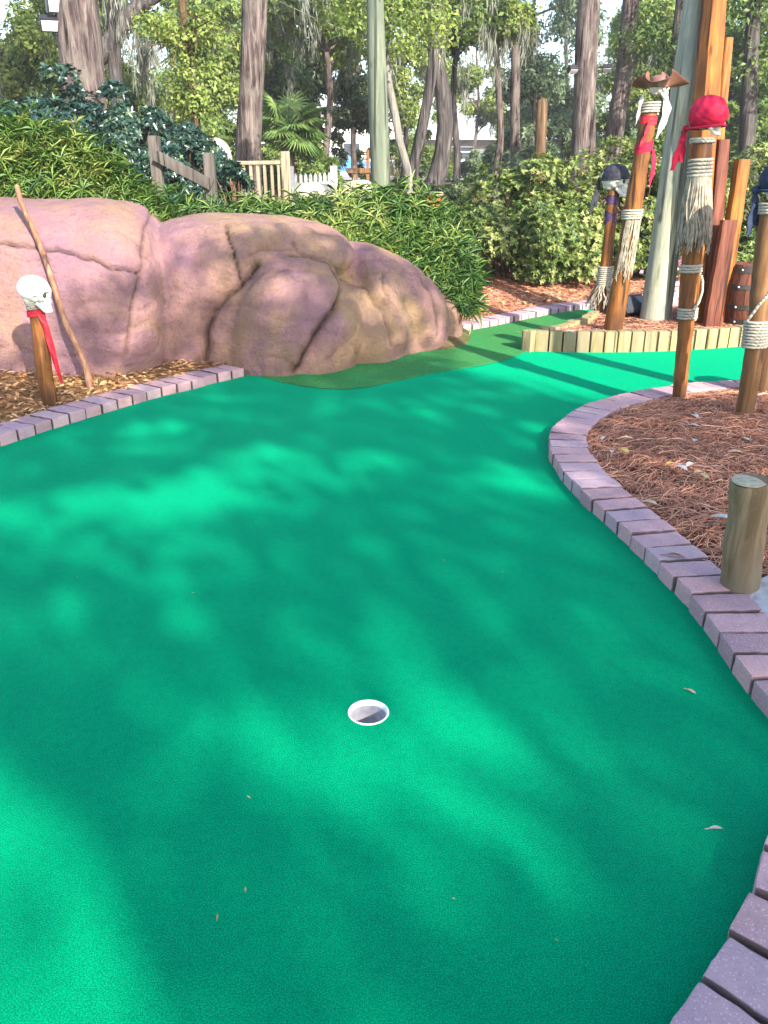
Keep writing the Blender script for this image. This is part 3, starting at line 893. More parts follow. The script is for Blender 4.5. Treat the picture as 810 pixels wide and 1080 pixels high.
def litter(name, poly, zfun, n, lmin, lmax, wr, mat, label):
    A = np.array([np.asarray(p)[:2] for p in poly])
    Q = RNG.uniform(A.min(0), A.max(0), (n * 5, 2))
    Q = Q[in_poly(Q, A)][:n]
    n = len(Q)
    a = RNG.uniform(0, 2 * PI, n)
    P3 = np.column_stack([Q, zfun(Q) + RNG.uniform(0.003, 0.02, n)])
    Ax = np.column_stack([np.cos(a), np.sin(a), RNG.normal(0, 0.25, n)])
    Nr = np.column_stack([RNG.normal(0, 0.35, (n, 2)), np.ones(n)])
    L = RNG.uniform(lmin, lmax, n)
    o = leaves(name, P3, Ax, Nr, L, L * RNG.uniform(wr[0], wr[1], n), mat, None, RNG.beta(2, 2, n), 0.2)
    return tag(o, label, kind='stuff')

litter_poly = [p for p in offset_line(left_line, 0.16)] + [np.array([-1.0, 6.2]), np.array([-4.0, 6.1]), np.array([-4.4, 4.2])]
litter('leaf_litter', litter_poly, zl, 9000, 0.02, 0.075, (0.2, 0.5), M['litter'], 'dry tan leaves and wood chips covering the left bed')
far_vis = [p for p in offset_line(far_line, 0.2)] + [np.array([5.0, 10.4]), np.array([0.6, 10.4]), np.array([0.3, 8.2])]
o = needles('pine_straw_far', far_vis, zf, 12000, 0.1, 0.24, 0.004)
o.name = 'pine_straw'
tag(o, 'brown pine straw under the big leafy bush', kind='stuff')
litter('leaf_litter', far_vis, zf, 2500, 0.03, 0.08, (0.3, 0.6), M['litter'], 'dry brown leaves under the big leafy bush')

def dry_leaf(px, py, z, L, mat, label, ang=None, wr=0.45, group=None):
    p = G(px, py, z)
    a = RNG.uniform(0, 6.28) if ang is None else ang
    n = 7
    V, F = [], []
    for i in range(n):
        s = i / (n - 1)
        w = L * wr * 0.5 * math.sin(PI * min(1, s * 0.98 + 0.02)) ** 0.8
        zz = 0.05 * L * math.sin(PI * s) + 0.03 * L * math.sin(5 * s)
        for k, c in ((-1, 0.14), (0, 0.0), (1, 0.14)):
            x, y = (s - 0.5) * L, k * w
            V.append((p[0] + x * math.cos(a) - y * math.sin(a), p[1] + x * math.sin(a) + y * math.cos(a), p[2] + zz + c * L * 0.35 * (w / (L * wr * 0.5) if wr else 0)))
    for i in range(n - 1):
        for k in range(2):
            F.append((i * 3 + k, i * 3 + k + 1, (i + 1) * 3 + k + 1, (i + 1) * 3 + k))
    t = MB(); t.add(V, F)
    # stem
    b = np.array(V[1]); d = np.array([math.cos(a), math.sin(a), 0.1])
    t.tube([b - d * L * 0.25, b], [0.0012, 0.0015], 5)
    o = t.build('fallen_leaf', mat)
    # origin at the leaf
    me = o.data
    me.transform(Matrix.Translation(-Vector(p)))
    o.location = Vector(p)
    return tag(o, label, 'leaf', group)
GL = 'fallen leaves on the pine straw'
for px, py, L, m, lab in [
    (731.6, 438.5, 0.09, 'dry_leaf_pale', 'pale pointed fallen leaf farthest back on the pine straw'),
    (732.5, 449, 0.07, 'dry_leaf_pale', 'small pale fallen leaf below the farthest pale leaf on the straw'),
    (733, 464, 0.06, 'dry_leaf_pale', 'small whitish fallen leaf midway across the pine straw'),
    (657.6, 475, 0.085, 'dry_leaf_yellow', 'yellow curled fallen leaf near the inner edge of the paver curve'),
    (645, 475.7, 0.05, 'dry_leaf_pale', 'tiny pale leaf beside the yellow fallen leaf'),
    (661, 462, 0.07, 'dry_leaf_tan', 'tan fallen leaf just beyond the yellow one'),
    (636, 462, 0.05, 'dry_leaf_pale', 'tiny pale leaf at the bend of the paver border'),
    (707, 489, 0.06, 'dry_leaf_yellow', 'golden fallen leaf in the sunlit spot of pine straw'),
    (717, 493, 0.09, 'dry_leaf_pale', 'large white dry leaf lying in the sunlit straw spot'),
    (728, 490, 0.07, 'dry_leaf_pale', 'white curled leaf right of the large white dry leaf'),
    (742, 502, 0.07, 'dry_leaf_green', 'greenish fallen leaf in front of the white dry leaves'),
    (737, 498, 0.06, 'dry_leaf_tan', 'tan leaf lying behind the greenish fallen leaf'),
    (684, 530, 0.075, 'dry_leaf_tan', 'tan fallen leaf close behind the pavers'),
    (761, 546, 0.09, 'dry_leaf_pale', 'pale folded leaf lying left of the round bollard'),
    (786, 463, 0.06, 'dry_leaf_pale', 'pale leaf behind the round bollard top'),
    (775, 477, 0.08, 'dry_leaf_tan', 'tan oak leaf on straw between bollard and posts'),
    (700, 505, 0.05, 'dry_leaf_brown', 'dark brown leaf fragment in front of the sunlit straw spot'),
]:
    dry_leaf(px, py, 0.125, L, M[m], lab, group=GL)
dry_leaf(712.7, 586.5, PH + 0.004, 0.075, M['dry_leaf_brown'], 'brown pointed leaf lying on top of a paver', ang=-0.3, wr=0.3)
dry_leaf(729, 729, 0.004, 0.03, M['dry_leaf_tan'], 'tiny curled tan leaf on the green turf beside the right pavers', ang=-0.8, wr=0.4)
dry_leaf(755, 873.5, 0.003, 0.034, M['dry_leaf_pale'], 'small whitish dry leaf on the dark turf at lower right', ang=0.05, wr=0.3)

nd = 12
Qd = np.array([G(RNG.uniform(20, 800), 395 + 640 * RNG.uniform(0, 1) ** 1.4)[:2] for _ in range(nd)])
Qd = Qd[in_poly(Qd, np.array([p[:2] for p in turf_poly])) & (np.linalg.norm(Qd - cup[:2], axis=1) > 0.08)]
k_ = len(Qd); a_ = RNG.uniform(0, 6.28, k_)
o = leaves('turf_debris', np.column_stack([Qd, np.full(k_, 0.0025)]), np.column_stack([np.cos(a_), np.sin(a_), np.zeros(k_)]), np.tile([0, 0.1, 1.0], (k_, 1)), RNG.uniform(0.006, 0.022, k_), 0.004, M['litter'], None, RNG.uniform(0.4, 1, k_), 0.3)
tag(o, 'tiny dry bits scattered on the green turf', kind='stuff')

# ------------------------------------------------------------------ skulls, posts, rope
def xf(V, loc, yaw, scale=1.0, pitch=0.0):
    R = np.array(Matrix.Rotation(yaw, 3, 'Z') @ Matrix.Rotation(pitch, 3, 'Y'))
    return (np.asarray(V) * scale) @ R.T + np.asarray(loc)

def skull_shell(cover=None, grow=0.0):
    """star-shaped skull surface; +X is the face. returns V, F and direction array"""
    n, m = 72, 48
    th = np.linspace(0, 2 * PI, n, endpoint=False)
    ph = np.linspace(-PI / 2 + 0.02, PI / 2 - 0.02, m)
    T, Ph = np.meshgrid(th, ph)
    d = np.stack([np.cos(Ph) * np.cos(T), np.cos(Ph) * np.sin(T), np.sin(Ph)], -1).reshape(-1, 3)
    ells = [((-0.012, 0, 0.012), (0.100, 0.076, 0.084)), ((0.03, 0, 0.0), (0.066, 0.064, 0.06)), ((0.05, 0, -0.045), (0.042, 0.042, 0.05)), ((0.055, 0, -0.075), (0.034, 0.03, 0.024)),
            ((0.045, 0.045, -0.036), (0.03, 0.02, 0.016)), ((0.045, -0.045, -0.036), (0.03, 0.02, 0.016)), ((-0.04, 0, -0.05), (0.04, 0.045, 0.03)), ((0.078, 0, 0.008), (0.018, 0.05, 0.014))]
    r = np.zeros(len(d))
    for c, q in ells:
        c = np.array(c); q = np.array(q)
        A = ((d / q) ** 2).sum(1)
        B = (d * c / q ** 2).sum(1)
        C = ((c / q) ** 2).sum() - 1
        disc = B * B - A * C
        t = np.where(disc > 0, (B + np.sqrt(np.maximum(disc, 0))) / A, 0)
        r = np.maximum(r, t)
    def dent(dir, w, depth):
        nonlocal r
        u = np.array(dir); u = u / np.linalg.norm(u)
        a = np.arccos(np.clip(d @ u, -1, 1))
        r = r - depth * np.exp(-(a / w) ** 4)
    for s in (1, -1):
        dent((0.085, 0.036 * s, -0.018), 0.27, 0.034)
        dent((0.02, 0.075 * s, -0.045), 0.20, 0.014)
        dent((0.05, 0.065 * s, 0.015), 0.22, 0.006)
    dent((0.09, 0, -0.045), 0.13, 0.022)
    V = d * (r + grow)[:, None]
    F = []
    for i in range(m - 1):
        for k in range(n):
            F.append((i * n + k, i * n + (k + 1) % n, (i + 1) * n + (k + 1) % n, (i + 1) * n + k))
    F.append(tuple(range(n - 1, -1, -1)))
    F.append(tuple((m - 1) * n + k for k in range(n)))
    return V, F

def skull(root, loc, yaw, scale=1.0, pitch=0.0):
    V, F = skull_shell()
    sk = MB().add(xf(V, loc, yaw, scale, pitch), F).build('skull', M['bone'], root)
    # eye hollows
    for s in (1, -1):
        mb = MB()
        v, f = superell((0.062, 0.034 * s, -0.016), (0.012, 0.019, 0.016), 2, n=16, m=10)
        mb.add(xf(v, loc, yaw, scale, pitch), f).build('eye_socket', M['bone_dark'], sk)
    # jaw: U-shaped arch with a tooth row
    arch = []
    for k in range(13):
        a = -1.0 + 2.0 * k / 12
        y = 0.05 * math.sin(a * 1.45)
        x = 0.085 - 0.105 * (1 - math.cos(a * 1.3)) * 0.9
        z = -0.112 + 0.05 * max(0, abs(a) - 0.55) * 2.2
        arch.append((x, y, z))
    mb = MB()
    tmp = MB()
    tmp.tube(arch, [0.010, 0.013, 0.012] + [0.0135] * 7 + [0.012, 0.013, 0.010], 8, squash=(1, 1.0))
    jw = mb.add(xf(tmp.v, loc, yaw, scale, pitch), tmp.f).build('jaw', M['bone'], sk)
    tmp = MB()
    for k in range(10):
        a = -0.55 + 1.1 * k / 9
        for zz in (-0.097, -0.089):
            tmp.box((0.089 - 0.09 * (1 - math.cos(a * 1.3)), 0.04 * math.sin(a * 1.45), zz), (0.007, 0.0065, 0.0085), Matrix.Rotation(a * 1.2, 3, 'Z'))
    MB().add(xf(tmp.v, loc, yaw, scale, pitch), tmp.f).build('teeth', M['bone'], sk, smooth=False)
    return sk

def bandana(sk, loc, yaw, mat, scale=1.0, pitch=0.0, low=-0.012, knot=True, tail=0.22, tail_dir=(-0.4, 0.0), grow=0.007, wrinkle=0.0025):
    V, F = skull_shell(grow=grow)
    # smooth cap: replace facial hollows by ellipsoid
    d = unit(V)
    q = np.array((0.104, 0.083, 0.092)); c = np.array((-0.008, 0, 0.012))
    A = ((d / q) ** 2).sum(1); B = (d * c / q ** 2).sum(1); C = ((c / q) ** 2).sum() - 1
    r = (B + np.sqrt(B * B - A * C)) / A
    r = r + wrinkle * (vnoise(d, 7, 31) + 0.6 * np.sin(9 * np.arctan2(d[:, 1], -d[:, 0] - 0.3) + 6 * d[:, 2]))
    V = d * r[:, None]
    band = low + 0.25 * np.maximum(V[:, 0], -0.06) * 0.35
    keep = V[:, 2] > band
    idx = np.where(keep)[0]
    F2 = [f for f in F if all(keep[i] for i in f)]
    V = V.copy()
    mb = MB().add(xf(V, loc, yaw, scale, pitch), F2)
    # rolled hem
    hem = []
    for k in range(49):
        a = 2 * PI * k / 48
        x = 0.101 * math.cos(a) - 0.008
        y = 0.081 * math.sin(a)
        hem.append((x, y, low + 0.25 * max(x, -0.06) * 0.35 + 0.004))
    tmp = MB().tube(hem, 0.006, 8, caps=False)
    mb.add(xf(tmp.v, loc, yaw, scale, pitch), tmp.f)
    if knot:
        tmp = MB()
        v, f = superell((-0.118, 0, low + 0.0), (0.018, 0.024, 0.02), 2, n=14, m=10)
        tmp.add(v, f)
        mb.add(xf(tmp.v, loc, yaw, scale, pitch), tmp.f)
    # drop loose vertices
    used = sorted({i for f in mb.f for i in f})
    mp = {o: i for i, o in enumerate(used)}
    mb.v = [mb.v[i] for i in used]
    mb.f = [tuple(mp[i] for i in f) for f in mb.f]
    b = mb.build('bandana', mat, sk, angle=80)
    if tail:
        base = xf(np.array([[-0.12, 0, low]]), loc, yaw, scale, pitch)[0]
        for s, ln in ((-0.5, tail), (0.5, tail * 0.8)):
            ribbon([base, base + np.array([tail_dir[0] * 0.3 * ln, tail_dir[1] * 0.3 * ln, -0.25 * ln]), base + np.array([tail_dir[0] * 0.7 * ln + s * 0.02, tail_dir[1] * 0.7 * ln, -0.6 * ln]), base + np.array([tail_dir[0] * ln + s * 0.04, tail_dir[1] * ln, -ln])], [0.018, 0.035, 0.045, 0.03], 'bandana_tail', mat, sk)
    return b

def ribbon(pts, widths, name, mat, parent, sidev=(1, 0.35, 0), thick=0.003):
    pts = np.asarray(pts, float)
    t = np.linspace(0, 1, len(pts))
    tt = np.linspace(0, 1, 18)
    P_ = np.column_stack([np.interp(tt, t, pts[:, k]) for k in range(3)])
    P_ = smooth_line(P_, 3)
    w = np.interp(tt, t, widths)
    sd = unit(np.asarray(sidev, float))
    mb = MB()
    V, F = [], []
    for i in range(18):
        wav = 0.006 * math.sin(i * 0.9)
        nrm = np.array([-sd[1], sd[0], 0])
        for k, off in ((-1, -thick), (0, -thick - 0.004), (1, -thick), (1, thick), (0, thick - 0.004), (-1, thick)):
            V.append(P_[i] + sd * k * w[i] / 2 + nrm * (off + wav * k))
    for i in range(17):
        for k in range(6):
            F.append((i * 6 + k, i * 6 + (k + 1) % 6, (i + 1) * 6 + (k + 1) % 6, (i + 1) * 6 + k))
    F.append((0, 1, 2, 3, 4, 5)); F.append(tuple(17 * 6 + k for k in (5, 4, 3, 2, 1, 0)))
    return mb.add(V, F).build(name, mat, parent, angle=60)

class Post:
    """round post between base and top (world points); local helpers along it"""
    def __init__(s, root, base, top, r0, r1, mat, name='post', n=20, wob=0.03, seed=1, bend=0.005, knots=True):
        s.b, s.t = np.asarray(base, float), np.asarray(top, float)
        s.r0, s.r1, s.root = r0, r1, root
        k = 26
        pts, rad = [], []
        rr = random.Random(seed)
        for i in range(k):
            q = i / (k - 1)
            p = s.b + (s.t - s.b) * q
            p = p + np.array([math.sin(q * 5 + seed) * bend, math.cos(q * 4 + seed) * bend, 0])
            pts.append(p)
            rad.append((r0 + (r1 - r0) * q) * (1 + 0.03 * math.sin(q * 11 + seed) + rr.uniform(-0.012, 0.012)))
        rad[-1] *= 0.93
        pts[0] = pts[0] - np.array([0, 0, 0.06])
        for _k in range(int(2 + 5 * np.linalg.norm(s.t - s.b)) if knots else 0):      # knots and hollows
            kq = rr.uniform(0.05, 0.95)
            for i in range(k):
                rad[i] *= 1 + rr.choice((0.05, 0.04, -0.03)) * math.exp(-((i / (k - 1) - kq) * 22) ** 2)
        s.o = MB().tube(pts, rad, n, wob=wob, seed=seed).build(name, mat, root, angle=50)
    def at(s, q):
        return s.b + (s.t - s.b) * q
    def rad(s, q):
        return s.r0 + (s.r1 - s.r0) * q
    def q_of_px(s, py):
        # parameter whose projection has photo row py
        best = min(((abs(proj(s.at(i / 400))[1] - py), i / 400) for i in range(401)))
        return best[1]
    def wrap(s, q0, q1, rr=0.0075, name='rope_wrap', mat=None):
        L = np.linalg.norm(s.t - s.b) * abs(q1 - q0)
        turns = max(2, int(round(L / (2 * rr * 1.02))))
        pts = []
        k = 16
        for i in range(turns * k + 1):
            u = i / (turns * k)
            q = q0 + (q1 - q0) * u
            a = 2 * PI * i / k
            r = s.rad(q) * 1.02 + rr * 0.8
            c = s.at(q)
            pts.append((c[0] + r * math.cos(a), c[1] + r * math.sin(a), c[2]))
        return MB().tube(pts, rr, 7).build(name, mat or M['rope'], s.root, angle=80)
    def tassel(s, q0, q1, flare, n=70, name='rope_tassel', seed=5, r0=0.0045, mat=None, arc=(0, 2 * PI)):
        rr = random.Random(seed)
        mb = MB()
        for i in range(n):
            a = rr.uniform(*arc)
            qa, qb = q0, q1 + rr.uniform(-0.04, 0.05)
            pts = []
            tw = rr.uniform(-0.5, 0.5)
            fl = flare * rr.uniform(0.35, 1.0)
            for k in range(6):
                u = k / 5
                q = qa + (qb - qa) * u
                r = s.rad(q) * 1.03 + 0.006 + fl * (u ** 0.8)
                aa = a + tw * u + 0.12 * math.sin(7 * u + i)
                c = s.at(q)
                pts.append((c[0] + r * math.cos(aa), c[1] + r * math.sin(aa), c[2]))
            mb.tube(pts, [r0, r0 * 1.1, r0, r0 * 0.9, r0 * 0.9, r0 * 0.6], 5)
        return mb.build(name, mat or M['tassel'], s.root, angle=80)
    def band(s, q0, q1, mat, name, grow=0.004, tilt=0.0):
        pts, rad = [], []
        for i in range(7):
            u = i / 6
            q = q0 + (q1 - q0) * u
            pts.append(s.at(q)); rad.append(s.rad(q) * 1.02 + grow + 0.002 * math.sin(i * 2.3))
        mb = MB().tube(pts, rad, 24)
        if tilt:
            c = s.at((q0 + q1) / 2)
            mb.v = [(v[0], v[1], v[2] + (v[0] - c[0]) * tilt) for v in mb.v]
        return mb.build(name, mat, s.root, angle=60)

def proj(p):
    dx, dy, dz = p[0], p[1], p[2] - CAM_H
    depth = dy * CP - dz * SP
    return 405 + FOC * dx / depth, 540 - FOC * (dy * SP + dz * CP) / depth

# --- left skull post -------------------------------------------------------
base = G(53, 424, 0.06)
top = D(37, 326, base[1] + 0.02)
t = thing('skull_post', base, 'short orange wooden post topped by a bare white skull beside the rock', 'skull post')
p = Post(t, base, top, 0.049, 0.045, M['post'], seed=3)
axis = top - base
sk_c = top + np.array([0.02, 0, 0.105])
sk = skull(t, sk_c, math.radians(4), 0.96, 0.10)
p2 = Post(t, top - np.array([0, 0, 0.02]), sk_c + np.array([-0.05, 0, -0.02]), 0.03, 0.03, M['post'], name='neck_peg', seed=4)
p2.wrap(0.15, 0.8, 0.006)
p.band(0.93, 0.995, M['ribbon'], 'ribbon_band', 0.005, 0.1)
rb0 = p.at(0.97) + np.array([0.035, -0.045, 0.0])
ribbon([rb0, rb0 + np.array([0.025, 0.0, -0.06]), rb0 + np.array([0.036, 0.005, -0.18]), rb0 + np.array([0.046, 0.01, -0.29]), rb0 + np.array([0.065, 0.01, -0.41])], [0.02, 0.025, 0.025, 0.02, 0.012], 'ribbon_tail', M['ribbon'], t)
rb1 = p.at(0.95) + np.array([0.05, -0.02, 0.0])
ribbon([rb1, rb1 + np.array([0.012, 0.02, -0.1]), rb1 + np.array([0.025, 0.03, -0.28]), rb1 + np.array([0.04, 0.03, -0.43])], [0.015, 0.02, 0.02, 0.014], 'ribbon_tail', M['ribbon'], t)

# --- leaning stick ----------------------------------------------------------
b = G(95, 406, 0.08)
tp = D(18, 196, 5.98)
st = MB()
pts = [b + (tp - b) * (i / 14) + np.array([0.012 * math.sin(i * 0.9), 0.01 * math.sin(i * 1.3), 0]) for i in range(15)]
pts[0] = pts[0] - np.array([0, 0, 0.05])
st.tube(pts, [0.024 - 0.0005 * i + 0.0015 * math.sin(i * 2.1) for i in range(15)], 12, wob=0.03, seed=9)
o = st.build('leaning_stick', M['stick'])
o.data.transform(Matrix.Translation(-Vector(b))); o.location = Vector(b)
tag(o, 'long thin brown stick leaning against the pink rock behind the skull post', 'stick')

# --- black bandana skull post ------------------------------------------------
base = G(634, 327, 0.14)
top = D(647, 201, base[1])
t = thing('skull_post', base, 'thin orange post with a white skull in a black bandana, leafy bush behind', 'skull post')
p = Post(t, base, top, 0.062, 0.048, M['post'], seed=5)
sk_c = top + np.array([0.015, 0, 0.10])
sk = skull(t, sk_c, math.radians(-25), 1.25)
bandana(sk, sk_c, math.radians(-25), M['black_cloth'], 1.25, tail=0.30, tail_dir=(-0.15, -0.05), low=-0.005)
p.band(p.q_of_px(216), p.q_of_px(206), M['purple_cloth'], 'cloth_tie', 0.006)
p.band(p.q_of_px(231), p.q_of_px(226), M['purple_cloth'], 'cloth_tie', 0.006, 0.9)
p.band(p.q_of_px(233), p.q_of_px(226), M['purple_cloth'], 'cloth_tie', 0.006, -0.6)
p.wrap(p.q_of_px(302), p.q_of_px(281), 0.009)
p.tassel(p.q_of_px(300), 0.04, 0.09, 80, seed=6)

# --- tricorn post --------------------------------------------------------------
base = G(646, 347, 0.14)
top = D(687, 108, base[1] - 0.1)
t = thing('skull_post', base, 'leaning orange post wearing a brown three cornered pirate hat', 'skull post')
p = Post(t, base, top, 0.078, 0.057, M['post'], seed=7)
sk_c = top + np.array([0.025, 0, 0.02])
sk = skull(t, sk_c + np.array([0.03, 0.0, 0.085]), math.radians(-15), 0.72)
p.wrap(0.955, 1.0, 0.009)
p.band(p.q_of_px(131), p.q_of_px(122), M['ribbon'], 'ribbon_band', 0.006)
p.band(p.q_of_px(160), p.q_of_px(150), M['red_cloth'], 'cloth_tie', 0.007, 0.3)
rb0 = p.at(p.q_of_px(128)) + np.array([-0.01, -0.075, 0])
ribbon([rb0, rb0 + np.array([-0.02, 0, -0.1]), rb0 + np.array([-0.05, 0, -0.18])], [0.03, 0.03, 0.03], 'ribbon_tail', M['ribbon'], t)
rb0 = p.at(p.q_of_px(158)) + np.array([0.07, -0.03, 0])
ribbon([rb0, rb0 + np.array([0.02, 0, -0.12]), rb0 + np.array([0.0, 0, -0.26])], [0.03, 0.04, 0.02], 'ribbon_tail', M['red_cloth'], t)
rb0 = sk_c + np.array([-0.085, -0.01, 0.05])
ribbon([rb0, rb0 + np.array([-0.03, -0.02, -0.06]), rb0 + np.array([-0.04, -0.02, -0.15]), rb0 + np.array([-0.05, -0.02, -0.22])], [0.02, 0.03, 0.025, 0.01], 'cloth_tail', M['white_cloth'], t)
rb0 = sk_c + np.array([0.095, 0.07, 0.04])
ribbon([rb0, rb0 + np.array([0.03, 0.0, -0.10]), rb0 + np.array([0.01, 0.0, -0.2]), rb0 + np.array([-0.03, 0.0, -0.31])], [0.04, 0.075, 0.06, 0.02], 'cloth_tail', M['white_cloth'], t)
p.wrap(p.q_of_px(232), p.q_of_px(221), 0.009)
p.tassel(p.q_of_px(232), p.q_of_px(290), 0.002, 34, name='rope_strands', seed=8, mat=M['tassel'], arc=(-2.3, 0.5))

def tricorn(root, c, yaw, sc=1.0):
    c = np.asarray(c)
    n = 96
    prof = []
    crown = MB()
    rings = []
    for i in range(9):
        u = i / 8
        r = 0.095 * math.cos(u * PI / 2 * 0.98) ** 0.6
        z = 0.075 * math.sin(u * PI / 2)
        rings.append((max(r, 0.004), z + 0.015))
    crown.lathe((0, 0, 0), [(0.097, -0.02)] + rings, 36)
    crown.v = [tuple(q) for q in xf(crown.v, c, yaw, sc)]
    hat = crown.build('hat_crown', M['hat_band'], root, angle=60)
    # brim: three sides turned up, three points
    V, F = [], []
    m = 10
    for s_ in (0, 1):
        for i in range(m):
            u = i / (m - 1)
            for k in range(n):
                a = 2 * PI * k / n
                tri = abs(math.cos(1.5 * a))              # 1 at the three points, 0 mid-side
                tri = tri ** 1.4
                R = 0.17 + 0.135 * tri
                r = 0.092 + (R - 0.092) * u
                up = (1 - tri) * 0.15 * (u ** 0.9) + 0.03 * tri * u * u - 0.02
                r -= (1 - tri) * 0.045 * u
                z = up + 0.006 * math.sin(7 * a) * u
                V.append((r * math.cos(a), r * math.sin(a), z - s_ * 0.006))
    off = m * n
    for i in range(m - 1):
        for k in range(n):
            k2 = (k + 1) % n
            F.append((i * n + k, i * n + k2, (i + 1) * n + k2, (i + 1) * n + k))
            F.append((off + i * n + k2, off + i * n + k, off + (i + 1) * n + k, off + (i + 1) * n + k2))
    for k in range(n):
        k2 = (k + 1) % n
        F.append(((m - 1) * n + k, (m - 1) * n + k2, off + (m - 1) * n + k2, off + (m - 1) * n + k))
        F.append((k2, k, off + k, off + k2))
    MB().add(xf(V, c, yaw, sc), F).build('hat_brim', M['leather'], hat, angle=60)
    return hat
tricorn(t, sk_c + np.array([0.02, 0, 0.10]), math.radians(-112), 0.76)

# --- red bandana post -----------------------------------------------------------
base = G(718, 416, 0.09)
top = D(741, 146, base[1])
t = thing('skull_post', base, 'tall post with a bright red bandana head and frayed rope tassel', 'skull post')
p = Post(t, base, top, 0.040, 0.055, M['post'], seed=11, bend=0.008)
sk_c = top + np.array([0.02, 0, 0.10])
yaw = math.radians(-35)
sk = skull(t, sk_c + np.array([0, 0, 0.01]), yaw, 0.78)
bandana(sk, sk_c + np.array([0.0, -0.004, 0.012]), yaw, M['red_cloth'], 1.03, tail=0.22, tail_dir=(-0.18, -0.18), low=-0.058, wrinkle=0.005)
p.wrap(p.q_of_px(151), p.q_of_px(138), 0.009, mat=M['rope'])
p.wrap(p.q_of_px(188), p.q_of_px(168), 0.0095)
p.tassel(p.q_of_px(186), p.q_of_px(258), 0.042, 150, seed=12, r0=0.0055)
p.wrap(p.q_of_px(288), p.q_of_px(279), 0.0085)
p.wrap(p.q_of_px(337), p.q_of_px(325), 0.0085)
a = p.at(p.q_of_px(290)); c = p.at(p.q_of_px(326))
mid = (a + c) / 2
MB().tube(smooth_line([a + (0.055, -0.02, 0), mid + (0.062, -0.03, 0.08), mid + (0.066, -0.035, 0.0), mid + (0.055, -0.05, -0.05), c + (0.01, -0.06, 0)], 1), 0.008, 8).build('rope_strand', M['rope'], t)

# --- navy bandana post at the right edge ------------------------------------------
base = G(784, 440, 0.09)
top = D(818, 214, base[1] + 0.05)
t = thing('skull_post', base, 'rope wrapped post with navy bandana, partly cut by the photo edge', 'skull post')
p = Post(t, base, top, 0.046, 0.070, M['post_worn'], seed=13, bend=0.008)
sk_c = top + np.array([0.04, 0, 0.09])
sk = skull(t, sk_c, math.radians(-20), 1.1)
bandana(sk, sk_c + np.array([0, 0, 0.008]), math.radians(-20), M['navy_cloth'], 1.2, tail=0.22, tail_dir=(0.0, -0.2), low=-0.03)
p.wrap(p.q_of_px(226), p.q_of_px(214), 0.008)
p.wrap(p.q_of_px(367), p.q_of_px(338), 0.0085)
a = p.at(p.q_of_px(240)); c = p.at(p.q_of_px(338))
MB().tube(smooth_line([p.at(p.q_of_px(244)) + (0.08, -0.03, 0), p.at(p.q_of_px(258)) + (0.0, -0.09, 0), p.at(p.q_of_px(270)) + (-0.075, -0.02, 0.0), p.at(p.q_of_px(272)) + (-0.02, 0.085, 0.0),
    p.at(p.q_of_px(280)) + (0.075, 0.0, 0), p.at(p.q_of_px(292)) + (0.06, -0.07, 0), p.at(p.q_of_px(305)) + (0.02, -0.09, 0), p.at(p.q_of_px(318)) + (-0.045, -0.07, 0), p.at(p.q_of_px(338)) + (-0.062, -0.01, 0)], 1), 0.0085, 8).build('rope_strand', M['rope'], t)

base = G(807, 408, 0.10)
top = D(842, 150, base[1])
t = thing('wooden_post', base, 'thick brown post standing right behind the navy bandana post', 'post')
p = Post(t, base, top, 0.085, 0.085, M['post_worn'], seed=14)
t_ = p

# --- cedar timbers in the planter -------------------------------------------------
def timber(bpx, bpy_, tpx, tpy, w, d, yaw, label, mat, dy=0.0, z=0.12, notch=False, group='rough cedar timbers in the planter'):
    b = G(bpx, bpy_, z)
    b[1] += dy
    b = D(*proj(b), b[1]) if dy == 0 else np.array([D(bpx, bpy_, b[1])[0], b[1], z])
    tp = D(tpx, tpy, b[1])
    k = 16
    R = Matrix.Rotation(yaw, 3, 'Z')
    V, F = [], []
    n = 8
    for i in range(k):
        q = i / (k - 1)
        c = b + (tp - b) * q
        ww = w * (1 - 0.12 * q) + 0.004 * math.sin(i * 1.7 + bpx)
        dd = d * (1 - 0.08 * q) + 0.003 * math.sin(i * 2.3 + bpx)
        if notch and q > 0.80:
            ww *= 0.9
        e_ = 0.12
        for (a, bb) in ((-0.5, -0.5 + e_), (-0.5 + e_, -0.5), (0.5 - e_, -0.5), (0.5, -0.5 + e_), (0.5, 0.5 - e_), (0.5 - e_, 0.5), (-0.5 + e_, 0.5), (-0.5, 0.5 - e_)):
            q3 = R @ Vector((a * ww, bb * dd, 0))
            V.append((c[0] + q3.x, c[1] + q3.y, c[2]))
    for i in range(k - 1):
        for j in range(n):
            F.append((i * n + j, i * n + (j + 1) % n, (i + 1) * n + (j + 1) % n, (i + 1) * n + j))
    F.append(tuple(range(n - 1, -1, -1))); F.append(tuple((k - 1) * n + j for j in range(n)))
    o = MB().add(V, F).build('cedar_timber', mat, None, angle=30)
    o.data.transform(Matrix.Translation(-Vector(b))); o.location = Vector(b)
    return tag(o, label, 'timber', group)
timber(727, 343, 756, -40, 0.19, 0.16, 0.5, 'tallest bright orange cedar timber rising behind the red bandana', M['cedar_bright'], notch=True)
timber(739, 342, 767, 40, 0.085, 0.085, 0.3, 'narrow orange timber second tallest beside the tallest one', M['cedar_bright'], dy=0.12)
timber(746, 343, 763, 147, 0.11, 0.06, 0.2, 'dark red timber ending level with the red bandana post\'s wrap', M['cedar_red'], dy=-0.02)
timber(757, 345, 783, 168, 0.125, 0.10, 0.25, 'bright orange timber with dark knots nearest the barrel', M['cedar_bright'], dy=0.10)
timber(750, 345, 769, 232, 0.15, 0.07, 0.2, 'short wide reddish brown timber in front of the knotted orange one', M['cedar_red'], dy=-0.05)
timber(722, 341, 731, 225, 0.10, 0.08, 0.3, 'short dark red timber half hidden behind the rope tassel post', M['cedar_red'], dy=0.05)

